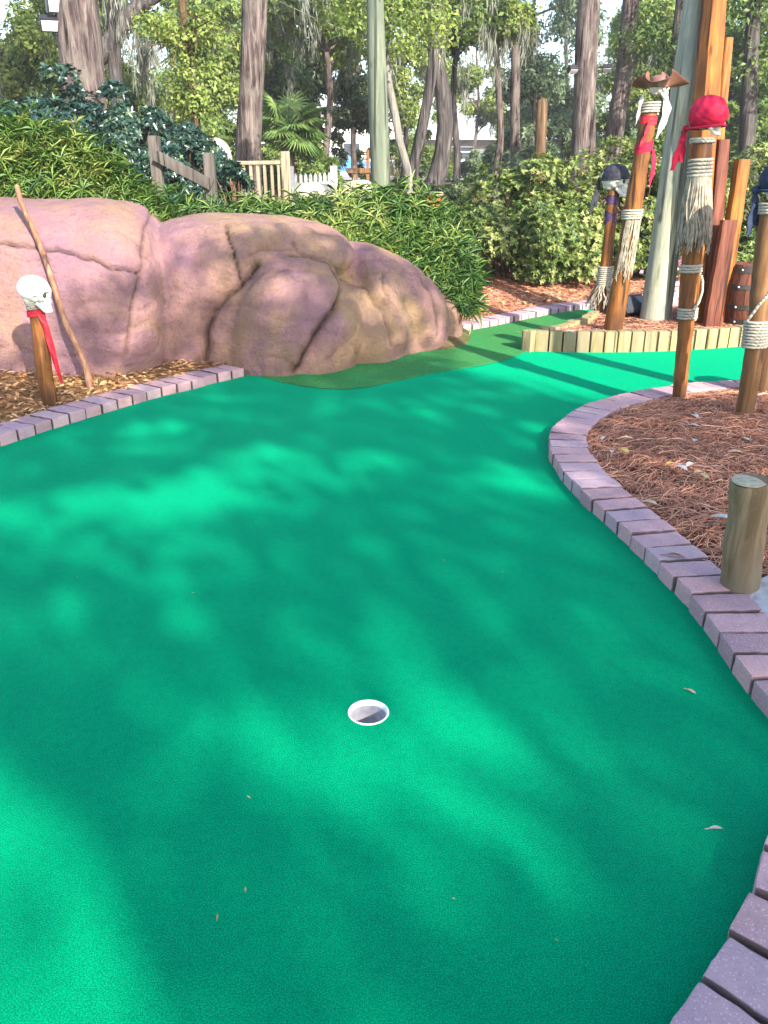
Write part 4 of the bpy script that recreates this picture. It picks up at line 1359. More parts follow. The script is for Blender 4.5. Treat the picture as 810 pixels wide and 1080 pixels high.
# --- barrel ----------------------------------------------------------------------
b = np.array([D(784, 340, 7.45)[0], 7.45, 0.12])
t = thing('barrel', b, 'dark red brown wooden barrel with riveted iron hoops', 'barrel')
H = 0.53
prof = [(0.165 + 0.04 * math.sin(PI * i / 14), H * i / 14) for i in range(15)]
mb = MB()
n = 18
for k in range(n):       # staves with small seams
    a0, a1 = 2 * PI * (k + 0.03) / n, 2 * PI * (k + 0.97) / n
    V, F = [], []
    for r, z in prof:
        for rr_, aa in ((r, a0), (r * 1.008, (a0 + a1) / 2), (r, a1), (r - 0.02, a1), (r - 0.02, a0)):
            V.append((b[0] + rr_ * math.cos(aa), b[1] + rr_ * math.sin(aa), b[2] + z))
    for i in range(len(prof) - 1):
        for j in range(5):
            F.append((i * 5 + j, i * 5 + (j + 1) % 5, (i + 1) * 5 + (j + 1) % 5, (i + 1) * 5 + j))
    F.append((4, 3, 2, 1, 0)); F.append(tuple(14 * 5 + j for j in range(5)))
    mb.add(V, F)
mb.build('stave_body', M['barrel'], t, angle=25)
MB().lathe(b, [(0.145, H - 0.03), (0.147, H - 0.012)], 28).build('barrel_lid', M['barrel'], t)
for z0, z1 in ((0.03, 0.075), (0.16, 0.20), (0.33, 0.37), (0.465, 0.515)):
    rz = lambda z: 0.165 + 0.04 * math.sin(PI * z / H)
    hp = MB().lathe(b, [(rz(z0) + 0.002, z0), (rz(z0) + 0.006, z0), (rz(z1) + 0.006, z1), (rz(z1) + 0.002, z1), (rz(z0) + 0.002, z0)], 40, False).build('hoop', M['iron'], t)
    for k in range(9):
        a = 2 * PI * k / 9 + 0.4
        r = rz((z0 + z1) / 2) + 0.007
        v, f = superell((b[0] + r * math.cos(a), b[1] + r * math.sin(a), b[2] + (z0 + z1) / 2), (0.009, 0.009, 0.009), 2, n=10, m=8)
        MB().add(v, f).build('rivet', M['rivet'], hp)

# --- planter edging -----------------------------------------------------------------
front = [G(x, y, 0)[:2] for x, y in [(549, 370), (580, 371.5), (620, 371.8), (660, 371.8), (700, 371), (740, 369), (780, 365.5)]]
front += [front[-1] + np.array([0.4, 0.12]), front[-1] + np.array([0.9, 0.45])]
sideL = [np.array([1.98, 8.05]), G(621, 335, 0.165)[:2], (G(621, 335, 0.165)[:2] + front[0]) / 2, front[0]]
c0 = front[0] + np.array([0.0, 0.02])
t = thing('timber_edging', (c0[0], c0[1], 0), 'curving edging of upright pale timber palings around the pirate post planter', 'planter edging')
def palings(line, sp, side):
    pts = resample(smooth_line(line, 1), sp)
    for i in range(len(pts) - 1):
        a, b_ = pts[i], pts[i + 1]
        tdir = unit(b_ - a)
        nrm = np.array([-tdir[1], tdir[0]]) * side
        c = (a + b_) / 2 + nrm * 0.045
        h = 0.165 + random.gauss(0, 0.004)
        R = Matrix.Rotation(math.atan2(tdir[1], tdir[0]) + random.gauss(0, 0.03), 3, 'Z')
        MB().box((c[0], c[1], h / 2 - 0.02), (sp - 0.010, 0.09, h + 0.04), R).build('paling', M['paling'], t, bevel=0.008, seg=2)
palings(front, 0.112, 1)
palings(sideL, 0.112, 1)
pl = [p_ + np.array([0, 0.06]) for p_ in front] + [np.array([4.6, 8.7]), np.array([2.2, 8.6])] + [np.array([2.02, 8.05]), sideL[1] + np.array([0.05, 0]), sideL[2] + np.array([0.06, 0.02])]
zp = lambda V: 0.125 + 0.012 * vnoise(V, 6, 9) + 0.02 * vnoise(V, 2, 10)
sheet('planter_mulch', pl, M['straw_bed'], 0.12, step=0.08, zfun=zp)
o = needles('pine_straw', pl, zp, 5000, 0.08, 0.18, 0.0035)
tag(o, 'reddish pine straw mulch inside the timber edged planter', kind='stuff')

# --- big pale pole ----------------------------------------------------------------
base = G(690, 338, 0.12)
top = D(772, -230, base[1])
t = thing('utility_pole', base, 'thick pale gray green wooden pole rising from the planter', 'pole')
p = Post(t, base, top, 0.135, 0.118, M['pole_gray'], name='shaft', knots=False, n=28, seed=21, wob=0.008)
# a shallow saw cut ring and a bolt
q = p.q_of_px(106)
c = p.at(q)
MB().tube([c - np.array([0, 0, 0.008]), c + np.array([0, 0, 0.008])], p.rad(q) * 1.02 + 0.001, 28).build('band', M['iron'], t)
q = p.q_of_px(140); c = p.at(q)
MB().tube([c + np.array([-0.03, -p.rad(q) + 0.01, 0]), c + np.array([-0.03, -p.rad(q) - 0.02, 0])], 0.016, 8).build('bolt', M['iron'], t)

# background pole behind the hedge
by = 12.2
base = np.array([D(404, 205, by)[0], by, tz(D(404, 205, by)[0], by)])
top = D(391, -120, by)
t = thing('utility_pole', base, 'slim green gray wooden pole standing behind the bamboo hedge', 'pole')
Post(t, base, top, 0.145, 0.10, M['pole_green'], name='shaft', knots=False, n=24, seed=22, wob=0.008)

# --- bollard ------------------------------------------------------------------------
base = G(783, 606, 0.10)
top = D(791, 507, base[1])
t = thing('bollard', base, 'short round weathered wooden bollard by the concrete path', 'bollard')
p = Post(t, base, top, 0.066, 0.064, M['bollard'], name='shaft', knots=False, n=32, seed=23, wob=0.008)
tp = np.array(top)
MB().lathe(tp, [(0.058, -0.004), (0.0565, 0.003), (0.03, 0.005), (0.002, 0.006)], 32).build('cut_top', M['endgrain'], t)

# --- small things in the planter ------------------------------------------------------
# black floodlight box beside the pale pole
c = G(663, 334, 0.13)
t = thing('floodlight', c, 'black ground floodlight tilted beside the thick pale pole', 'floodlight')
R = Matrix.Rotation(0.5, 3, 'Z') @ Matrix.Rotation(-0.5, 3, 'X')
MB().box(c + np.array([0, 0, 0.10]), (0.24, 0.13, 0.17), R).build('housing', M['black_plastic'], t, bevel=0.012)
MB().box(Vector(c) + Vector((0, 0, 0.10)) + R @ Vector((0, -0.068, 0)), (0.20, 0.006, 0.13), R).build('lens', M['glass'], t, bevel=0.003)
MB().tube([c + np.array([-0.1, 0.03, -0.02]), c + np.array([-0.1, 0.03, 0.10])], 0.012, 8).tube([c + np.array([0.1, 0.03, -0.02]), c + np.array([0.1, 0.03, 0.10])], 0.012, 8).build('bracket', M['black_plastic'], t)

# pink flowers in a lavender box behind the pale pole
c = np.array([D(711, 318, 8.5)[0], 8.5, 0.02])
t = thing('flower_planter', c, 'lavender planter with pink flowers seen between pale pole and tassel post', 'planter')
MB().box(c + np.array([0, 0, 0.17]), (0.30, 0.26, 0.34)).build('pot', M['lavender'], t, bevel=0.02)
MB().box(c + np.array([0, 0, 0.345]), (0.34, 0.30, 0.04)).build('pot_rim', M['lavender'], t, bevel=0.01)
k = 260
P_ = c + np.array([0, 0, 0.45]) + RNG.normal(size=(k, 3)) * np.array([0.11, 0.09, 0.11])
leaves('blossom', P_, rand_dirs(k), rand_dirs(k), 0.05, 0.045, M['pink'], t, RNG.uniform(0, 1, k))
k = 300
P_ = c + np.array([0, 0, 0.50]) + RNG.normal(size=(k, 3)) * np.array([0.11, 0.09, 0.14])
leaves('foliage', P_, rand_dirs(k), rand_dirs(k), 0.05, 0.025, M['azalea_leaf'], t, RNG.uniform(0, 1, k))

# blue gray tub at the right edge behind the posts
c = G(822, 402, 0.10)
t = thing('plastic_tub', c, 'blue gray plastic tub at the photo edge behind the brown posts', 'tub')
MB().lathe(c, [(0.09, 0.0), (0.115, 0.12), (0.12, 0.19), (0.128, 0.19), (0.128, 0.205), (0.112, 0.205), (0.105, 0.02), (0.005, 0.015)], 28).build('tub_body', M['bluegray'], t)
hp = [c + np.array([0.128 * math.cos(a), -0.06 * math.sin(a) - 0.06, 0.19 - 0.09 * math.sin(a)]) for a in np.linspace(0, PI, 12)]
MB().tube(hp, 0.005, 6).build('tub_handle', M['iron'], t)

# ------------------------------------------------------------------ shrubs and hedges
def fan_foliage(root, name, centers, up, nblade, L, W, mat, tone_c, droop=0.25):
    """fans of narrow blades: bamboo / fan palm like"""
    n = len(centers)
    P_ = np.repeat(centers, nblade, 0)
    U = np.repeat(unit(up), nblade, 0)
    a = np.tile(np.linspace(0, 2 * PI, nblade, endpoint=False), n) + np.repeat(RNG.uniform(0, 6.28, n), nblade) + RNG.normal(0, 0.2, n * nblade)
    ref = unit(np.cross(U, rand_dirs(1)[0] + np.array([0.3, 0.1, 0.02])))
    r2 = np.cross(U, ref)
    L_var = np.repeat(RNG.uniform(0.7, 1.2, n), nblade)
    A = unit(ref * np.cos(a)[:, None] + r2 * np.sin(a)[:, None] + U * RNG.uniform(0.1, 0.7, n * nblade)[:, None])
    LL = L * L_var * RNG.uniform(0.6, 1.25, n * nblade)
    tone = np.clip(np.repeat(tone_c, nblade) + RNG.normal(0, 0.12, n * nblade), 0, 1)
    return leaves(name, P_, A, U, LL, W * LL / L, mat, root, tone, 0.2, droop)

def stems(root, base_pts, tip_pts, r, mat, name='stem'):
    mb = MB()
    for b_, t_ in zip(base_pts, tip_pts):
        b_ = np.asarray(b_); t_ = np.asarray(t_)
        m_ = (b_ + t_) / 2 + np.array([0.03, 0.02, 0.05])
        mb.tube([b_, m_, t_], [r, r * 0.8, r * 0.5], 5, caps=False)
    return mb.build(name, mat, root, angle=80)

def hedge_bank(name, spine, hfun, halfw, nfan, label, seed, L=0.145, W=0.0108):
    """bamboo along a spine polyline of ground points; hfun(s) top height above ground"""
    spine = np.asarray(spine, float)
    c0 = spine.mean(0)
    z0 = tz(c0[0], c0[1])
    t = thing(name, (c0[0], c0[1], z0), label, 'hedge')
    s = RNG.uniform(0, 1, nfan)
    seg = np.concatenate([[0], np.cumsum(np.linalg.norm(np.diff(spine, axis=0), axis=1))])
    sx = np.interp(s * seg[-1], seg, spine[:, 0]); sy = np.interp(s * seg[-1], seg, spine[:, 1])
    w = RNG.uniform(-1, 1, nfan)
    # shell-like: more fans towards the outside of the mound
    hh = np.sqrt(np.maximum(0, 1 - w ** 2 * 0.85)) * (1 - np.abs(RNG.normal(0, 0.17, nfan)))
    lump = 1 + 0.10 * vnoise(np.column_stack([sx, sy]), 5.0, seed) 
    H = hfun(s) * lump * np.clip(hh, 0.05, 1.1)
    gx = sx; gy = sy + w * halfw
    gz = terrain_z(np.column_stack([gx, gy]))
    stray = np.where(RNG.uniform(0, 1, nfan) < 0.10, RNG.uniform(0.05, 0.22, nfan), 0)
    C = np.column_stack([gx + RNG.normal(0, 0.05, nfan), gy, gz + H + stray])
    up = np.column_stack([RNG.normal(0, 0.45, nfan), w * 0.9 - 0.35 + RNG.normal(0, 0.4, nfan), np.ones(nfan) * 0.75])
    clump = vnoise(C, 3.5, seed + 1) * 0.22
    yb = np.clip(0.48 + clump + RNG.normal(0, 0.2, nfan), 0, 1)
    fan_foliage(t, 'foliage', C, up, 7, L, W, M['bamboo_leaf'], yb)
    k = min(120, nfan // 12)
    ids = RNG.choice(nfan, k, replace=False)
    stems(t, np.column_stack([gx[ids] * 1.0, gy[ids] + 0.05, gz[ids] - 0.03]), C[ids], 0.006, M['tan_wood'])
    return t

hedge_bank('bamboo_hedge', [(-5.6, 7.35), (-4.4, 7.25), (-3.4, 7.25), (-2.6, 7.35), (-2.0, 7.4), (-1.65, 7.5)], lambda s: np.interp(s, [0, 0.55, 0.72, 0.85, 1], [1.05, 0.98, 0.78, 0.42, 0.28]), 0.65, 8000, 'tall sunlit bamboo leaved hedge on the bank above the left rock', 41)
hedge_bank('bamboo_hedge', [(-1.9, 7.9), (-1.2, 8.0), (-0.4, 8.1), (0.2, 8.2), (0.62, 8.1), (0.78, 7.95)], lambda s: np.interp(s, [0, 0.2, 0.5, 0.75, 0.9, 1], [0.45, 0.62, 0.68, 0.78, 0.85, 0.62]), 0.55, 7200, 'lower green bamboo hedge running behind the middle and end of the rock', 43)

def bush(name, c, r, n, L, W, mat, label, cat='bush', lumps=40, seed=1, rosette=6, tone=(0.45, 0.2), lowcut=0.0, group=None):
    """leafy bush: rosettes over a lumpy surface built from many sub-mounds"""
    c = np.asarray(c, float); r = np.asarray(r, float)
    t = thing(name, (c[0], c[1], c[2]), label, cat, group)
    rg = np.random.default_rng(seed)
    # sub mounds on the upper ellipsoid
    d = rg.normal(size=(lumps * 3, 3)); d[:, 2] = np.abs(d[:, 2]) * 0.9; d = unit(d)[:lumps]
    sub = d * r * rg.uniform(0.5, 0.86, (lumps, 1))
    sr = rg.uniform(0.16, 0.36, lumps) * r.min()
    lt = rg.normal(0, 0.13, lumps)
    k = rg.integers(0, lumps, n)
    dd = unit(rg.normal(size=(n, 3)))
    dd = unit(dd + d[k] * 0.9)
    P_ = sub[k] + dd * sr[k][:, None] * rg.uniform(0.75, 1.08, (n, 1))
    P_[:, 2] = np.maximum(P_[:, 2], lowcut + rg.uniform(0, 0.1, n))
    up = unit(dd * 0.8 + np.array([0, -0.1, 0.5]) + rg.normal(0, 0.35, (n, 3)))
    PP = c + P_
    tn = np.clip(tone[0] + lt[k] + rg.normal(0, tone[1], n), 0, 1)
    fan_foliage(t, 'foliage', PP, up, rosette, L, W, mat, tn, 0.1)
    ids = rg.choice(n, 50, replace=False)
    base = np.column_stack([c[0] + P_[ids, 0] * 0.25, c[1] + P_[ids, 1] * 0.25, np.full(50, c[2] - 0.05)])
    stems(t, base, PP[ids], 0.012, M['bark_brown'], 'branch')
    return t

zb = 0.22
bush('azalea_bush', (1.6, 10.5, zb), (1.2, 0.95, 1.45), 11500, 0.046, 0.021, M['azalea_leaf'], 'big rounded yellow green leafy bush behind the far pavers', seed=51, lumps=90)
bush('azalea_bush', (3.1, 11.0, zb + 0.05), (1.3, 0.95, 1.72), 10000, 0.046, 0.021, M['azalea_leaf'], 'yellow green leafy bush behind the black bandana and hat posts', seed=52, lumps=90)
bush('azalea_bush', (5.3, 11.0, zb + 0.05), (1.45, 1.0, 1.68), 10000, 0.046, 0.021, M['azalea_leaf'], 'yellow green leafy bush behind the cedar timbers and barrel', seed=53, lumps=90)
bush('azalea_bush', (0.55, 9.75, 0.15), (0.55, 0.6, 1.0), 3600, 0.046, 0.018, M['azalea_leaf'], 'darker small leafy bush at the end of the bamboo hedge', seed=54, lumps=30, tone=(0.25, 0.15))
bush('azalea_bush', (3.9, 10.3, zb), (0.7, 0.5, 0.75), 3200, 0.046, 0.02, M['azalea_leaf'], 'low leafy bush right behind the flower planter and pale pole', seed=55, lumps=30, tone=(0.4, 0.18))

# dark glossy shrubs on the left
zz = lambda x, y: tz(x, y)
for i, (px, yy, rx, h, lab, sd) in enumerate([
        (-30, 10.4, 1.1, 1.75, 'dark glossy shrub at the far left edge above the bamboo', 61),
        (60, 11.0, 1.15, 1.75, 'dark glossy shrub in front of the big gray trunk with lamps', 62),
        (125, 11.6, 1.0, 1.45, 'dark glossy shrub behind the first gray rail post', 63),
        (185, 13.0, 0.9, 1.30, 'dark glossy shrub below the vine covered trunk', 64)]):
    x = D(px, 190, yy)[0]
    bush('camellia_shrub', (x, yy, zz(x, yy)), (rx, 0.85, h), 4600, 0.072, 0.034, M['camellia_leaf'], lab, 'shrub', seed=sd, lumps=36, rosette=5, tone=(0.45, 0.25))
x = D(244, 195, 12.0)[0]
bush('camellia_shrub', (x, 12.0, zz(x, 12.0)), (0.42, 0.4, 0.85), 900, 0.09, 0.042, M['camellia_leaf'], 'small dark shrub right of the second gray rail post before the tan fence', 'shrub', seed=65, lumps=20, rosette=5, tone=(0.5, 0.25))
for px, lab, sd in ((432, 'dark clipped hedge shrub beside the green gray pole', 66), (470, 'dark clipped hedge shrub below the distant gray roofed building', 67)):
    x = D(px, 195, 15.5)[0]
    bush('clipped_shrub', (x, 15.5, zz(x, 15.5)), (0.55, 0.4, 0.66), 1500, 0.07, 0.03, M['dark_leaf'], lab, 'shrub', seed=sd, lumps=40, tone=(0.5, 0.2))

# ------------------------------------------------------------------ trees
def crown_leaves(centers, radii, n, L, rg, flat=0.75):
    k = rg.choice(len(centers), n, p=radii ** 2 / (radii ** 2).sum())
    d = unit(rg.normal(size=(n, 3)))
    rad = rg.uniform(0.15, 1.0, n) ** 0.6
    P_ = centers[k] + d * (radii[k] * rad)[:, None] * np.array([1, 1, flat])
    up = unit(d + np.array([0, 0, 0.7]) + rg.normal(0, 0.5, (n, 3)))
    A = unit(np.cross(up, rg.normal(size=(n, 3))) + np.array([0, 0, -0.25]))
    return k, P_, A, up

def tree(name, px, y, r0, label, mat_b, mat_l, lean=(0, 0), crown=None, height=9.0, nleaf=4000, L=0.16, seed=1, tone=(0.5, 0.2), moss=0, limbs=6, group=None, px_top=None, r1=None, clump=26, bend=0.12, sub_r=(0.5, 1.0), kink=None):
    """crown: list of ellipsoids (dx, dy, z, rx, ry, rz) relative to the trunk base in metres (z absolute)"""
    rg = np.random.default_rng(seed)
    x = D(px, 180, y)[0]
    z0 = tz(x, y) - 0.1
    t = thing(name, (x, y, z0), label, 'tree', group)
    top = np.array([x + lean[0], y + lean[1], z0 + height])
    if px_top is not None:
        top = D(px_top, 0, y)
        dirn = (top - np.array([x, y, z0])) / (top[2] - z0)
        top = np.array([x, y, z0]) + dirn * height
    k = 18
    pts, rad = [], []
    ph = rg.uniform(0, 6.28, 2)
    for i in range(k):
        q = i / (k - 1)
        pb = np.array([x, y, z0]) + (top - np.array([x, y, z0])) * q
        pb = pb + np.array([math.sin(q * 7 + ph[0]), math.cos(q * 6 + ph[1]), 0]) * bend * min(1, q * 4)
        if kink:
            pb[0] += kink * math.sin(min(1, q * 3) * PI)
        pts.append(pb)
        flare = 1 + 0.5 * math.exp(-q * 22)
        rad.append((r0 + ((r1 or r0 * 0.45) - r0) * q) * flare)
    tr = MB().tube(pts, rad, 16, wob=0.05, seed=seed).build('trunk', mat_b, t, angle=60)
    if crown:
        cs, rs = [], []
        vol = np.array([c[3] * c[4] * c[5] for c in crown]) ** (2 / 3)
        cnt = np.maximum(2, (clump * vol / vol.sum()).astype(int))
        for c, m_ in zip(crown, cnt):
            d = unit(rg.normal(size=(m_, 3))) * (rg.uniform(0.2, 1, (m_, 1)) ** 0.5)
            cs.append(np.array([x + c[0], y + c[1], c[2]]) + d * np.array(c[3:6]))
            rs.append(rg.uniform(*sub_r, m_))
        cs = np.concatenate(cs); rs = np.concatenate(rs)
        kk, P_, A, up = crown_leaves(cs, rs, nleaf, L, rg)
        lt = rg.normal(0, 0.13, len(cs))
        tn = np.clip(tone[0] + lt[kk] + rg.normal(0, tone[1], nleaf), 0, 1)
        LL = L * rg.uniform(0.6, 1.3, nleaf)
        leaves('crown', P_, A, up, LL, LL * 0.55, mat_l, t, tn)
        lm = MB()
        pa = np.array(pts)
        for j in rg.choice(len(cs), min(limbs, len(cs)), replace=False):
            tgt = cs[j]
            i0 = int(np.argmin(np.abs(pa[:, 2] - (tgt[2] - 0.35 * np.linalg.norm(tgt[:2] - pa[0, :2]) - 0.3))))
            i0 = max(3, min(k - 2, i0))
            a = pa[i0]
            m1 = a * 0.65 + tgt * 0.35 + np.array([0, 0, 0.25]) + rg.normal(0, 0.12, 3)
            m2 = a * 0.3 + tgt * 0.7 + np.array([0, 0, 0.15]) + rg.normal(0, 0.15, 3)
            rb = rad[i0] * 0.45
            lm.tube([a, m1, m2, tgt], [rb, rb * 0.7, rb * 0.45, rb * 0.15], 8)
            for _ in range(2):
                tw = tgt + rg.normal(0, 0.6, 3)
                lm.tube([m2, (m2 + tw) / 2 + rg.normal(0, 0.08, 3), tw], [rb * 0.3, rb * 0.2, rb * 0.07], 5)
        lm.build('limb', mat_b, t, angle=80)
        if moss:
            strands(t, cs, rs, moss, rg)
    return t

def strands(t, cs, rs, n, rg):
    """hanging moss: bunches of thin drooping strands"""
    for _ in range(min(n, 45)):
        j = rg.integers(len(cs))
        p = cs[j] + unit(rg.normal(size=3)) * rs[j] * 0.8
        ln = rg.uniform(0.6, 1.5)
        m_ = 60
        q = rg.uniform(0, 1, m_)
        P0 = p + np.column_stack([rg.normal(0, 0.11, m_) * (1 - 0.6 * q), rg.normal(0, 0.11, m_), -q * ln * 0.8])
        A0 = np.column_stack([rg.normal(0, 0.18, (m_, 2)), -np.ones(m_)])
        leaves('moss', P0, A0, unit(rg.normal(size=(m_, 3))), rg.uniform(0.15, 0.4, m_), rg.uniform(0.015, 0.035, m_), M['moss'], t, rg.uniform(0, 1, m_))

def flood(px, py, y, label, yaw, sc=1.0, down=0.3):
    c = D(px, py, y)
    t = thing('floodlight', c, label, 'floodlight')
    R = Matrix.Rotation(yaw, 3, 'Z') @ Matrix.Rotation(down, 3, 'X')
    MB().box(c, (0.30 * sc, 0.16 * sc, 0.20 * sc), R).build('housing', M['black_plastic'], t, bevel=0.02)
    MB().box(Vector(c) + R @ Vector((0, -0.083 * sc, 0)), (0.25 * sc, 0.01, 0.15 * sc), R).build('lens', M['lamp_glass'], t, bevel=0.003)
    MB().tube([Vector(c) + R @ Vector((0, 0.06, 0)), Vector(c) + R @ Vector((0, 0.06, 0)) + Vector((0.28 * sc * (1 if yaw >= 0 else -1), 0.1, -0.02))], 0.018, 8).build('bracket', M['iron'], t)
    return t

# near trunks (their crowns begin above the frame)
hi = lambda dz=0, s=1.0: [(-1.2 * s, 0, 8.2 + dz, 1.8 * s, 1.6 * s, 1.0), (1.2 * s, 0.6, 8.8 + dz, 1.8 * s, 1.6 * s, 1.0)]
tree('oak_tree', 92, 14.0, 0.34, 'thick pale gray trunk at upper left carrying two floodlights', M['bark_gray'], M['light_leaf'], px_top=81, height=10, crown=hi(1.2), nleaf=1800, seed=71, bend=0.05, r1=0.22)
flood(60, 6, 13.85, 'upper floodlight box on the thick trunk at upper left', 0.5, 1.0, 0.2)
flood(53, 25, 13.85, 'lower dark floodlight on the thick trunk at upper left', 0.3, 0.95, 0.5)
tree('oak_tree', 258, 16.5, 0.22, 'tall straight brown trunk behind the tan baluster fence', M['bark_gray'], M['mid_leaf'], px_top=265, height=11, crown=hi(1.6), nleaf=1600, seed=72, bend=0.07, moss=20, r1=0.2)
tree('oak_tree', 616, 20.0, 0.25, 'thick gray trunk between bush and sky with a band of lamps', M['bark_gray'], M['mid_leaf'], px_top=624, height=12, crown=hi(2.6), nleaf=1600, seed=73, bend=0.08, r1=0.2)
for px, py, lab, yw in ((604, 73, 'lamp on the left side of the gray trunk above the bush', 0.4), (641, 72, 'lamp on the right side of the gray trunk above the bush', -0.4)):
    flood(px, py, 19.7, lab, yw, 0.7, 0.9)
tree('oak_tree', 643, 24.0, 0.24, 'slimmer leaning trunk right of the lamp banded gray trunk', M['bark_gray'], M['blue_leaf'], px_top=662, height=12, crown=[(-0.5, 0, 8.5, 3, 2, 1.6)], nleaf=2000, seed=74, bend=0.12, r1=0.15)
tree('oak_tree', 452, 21.0, 0.20, 'narrow dark trunk curving up right of the green gray pole', M['bark_dark'], M['mid_leaf'], px_top=462, height=10, kink=0.25, crown=[(-0.8, 0, 6.0, 2.2, 1.5, 1.3), (1.0, 0, 6.4, 1.8, 1.5, 1.2), (0.6, 0.5, 4.6, 0.9, 0.8, 0.5)], nleaf=5000, L=0.15, seed=75, bend=0.16, moss=110, clump=30, sub_r=(0.4, 0.8))
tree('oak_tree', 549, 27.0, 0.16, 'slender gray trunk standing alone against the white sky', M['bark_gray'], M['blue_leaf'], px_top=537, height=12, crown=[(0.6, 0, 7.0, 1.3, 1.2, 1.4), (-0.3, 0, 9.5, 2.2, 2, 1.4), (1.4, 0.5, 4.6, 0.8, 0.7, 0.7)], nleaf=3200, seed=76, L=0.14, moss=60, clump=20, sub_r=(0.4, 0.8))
tree('oak_tree', 795, 19.0, 0.18, 'dark forked trunk at upper right behind the timbers', M['bark_dark'], M['mid_leaf'], px_top=790, height=11, crown=[(0.6, 0, 5.4, 1.8, 1.5, 1.3), (-0.9, 0.3, 4.6, 0.9, 0.9, 0.8), (0.4, 0, 3.5, 1.0, 0.9, 0.5)], nleaf=5000, L=0.13, seed=77, bend=0.14, clump=30, sub_r=(0.4, 0.8))
tree('oak_tree', 712, 23.0, 0.17, 'dark gray trunk showing between the pale pole and tallest cedar timber', M['bark_dark'], M['mid_leaf'], px_top=722, height=11, crown=[(0.5, 0, 5.6, 2.0, 1.5, 1.4), (-0.6, 0, 4.0, 1.0, 0.8, 0.7)], nleaf=4500, L=0.13, seed=78, clump=30, sub_r=(0.4, 0.8))
# pale forked small tree beside the pole
tree('young_tree', 428, 14.2, 0.07, 'pale thin trunk right beside the green gray pole', M['bark_pale'], M['light_leaf'], px_top=402, height=3.4, kink=0.1, crown=[(-0.2, 0, 3.5, 0.8, 0.7, 0.5)], nleaf=2600, L=0.08, seed=79, bend=0.05, r1=0.05, clump=14, sub_r=(0.3, 0.55))
tree('young_tree', 431, 17.5, 0.12, 'brown leaning trunk between the pale trunk and dark curving trunk', M['bark_dark'], M['light_leaf'], px_top=463, height=5.0, crown=[(-0.4, 0, 4.5, 1.1, 0.9, 0.7)], nleaf=2400, L=0.11, seed=80, bend=0.06, r1=0.07, clump=14, sub_r=(0.3, 0.6))
# tree with a thick limb behind the left trunk
t = tree('oak_tree', 128, 18.0, 0.15, 'mossy trunk with a thick slanting limb right of the lamp trunk', M['bark_dark'], M['light_leaf'], px_top=124, height=9, crown=[(0.3, 0, 4.6, 0.9, 0.8, 0.8), (-0.6, 0.6, 5.8, 1.4, 1.2, 0.9)], nleaf=3000, L=0.13, seed=81, bend=0.08, moss=40, clump=18, sub_r=(0.35, 0.7))
a, b_ = D(104, 58, 17.9), D(131, 20, 18.0)
MB().tube([a + np.array([-0.4, 0, -0.25]), a, (a + b_) / 2 + np.array([0, 0, -0.08]), b_, b_ + np.array([0.8, 0, 0.5])], [0.20, 0.2, 0.19, 0.16, 0.12], 12, wob=0.06, seed=5).build('limb', M['bark_dark'], t)

# vine covered trunk
x = D(203, 150, 15.5)[0]
t = tree('vine_tree', 205, 15.5, 0.09, 'trunk wrapped in hanging light green vines above the gray rail', M['bark_brown'], M['light_leaf'], px_top=196, height=5.2, crown=[(-0.05, 0, 3.6, 0.62, 0.5, 0.45), (0.1, 0, 2.9, 0.45, 0.4, 0.6), (0.05, 0, 2.1, 0.24, 0.22, 0.6)], nleaf=4200, L=0.085, seed=82, bend=0.05, clump=30, sub_r=(0.2, 0.34), tone=(0.62, 0.2))

# stump against the bush
x = D(573, 140, 16.0)[0]
b_ = np.array([x, 16.0, tz(x, 16.0)])
t = thing('tree_stump', b_, 'broken off brown stump standing above the big leafy bush', 'stump')
tp = D(572, 105, 16.0)
MB().tube([b_, b_ + (tp - b_) * 0.5, tp - np.array([0, 0, 0.05]), tp + np.array([0.02, 0, 0.02])], [0.12, 0.1, 0.095, 0.06], 14, wob=0.08, seed=6).build('trunk', M['bark_brown'], t)

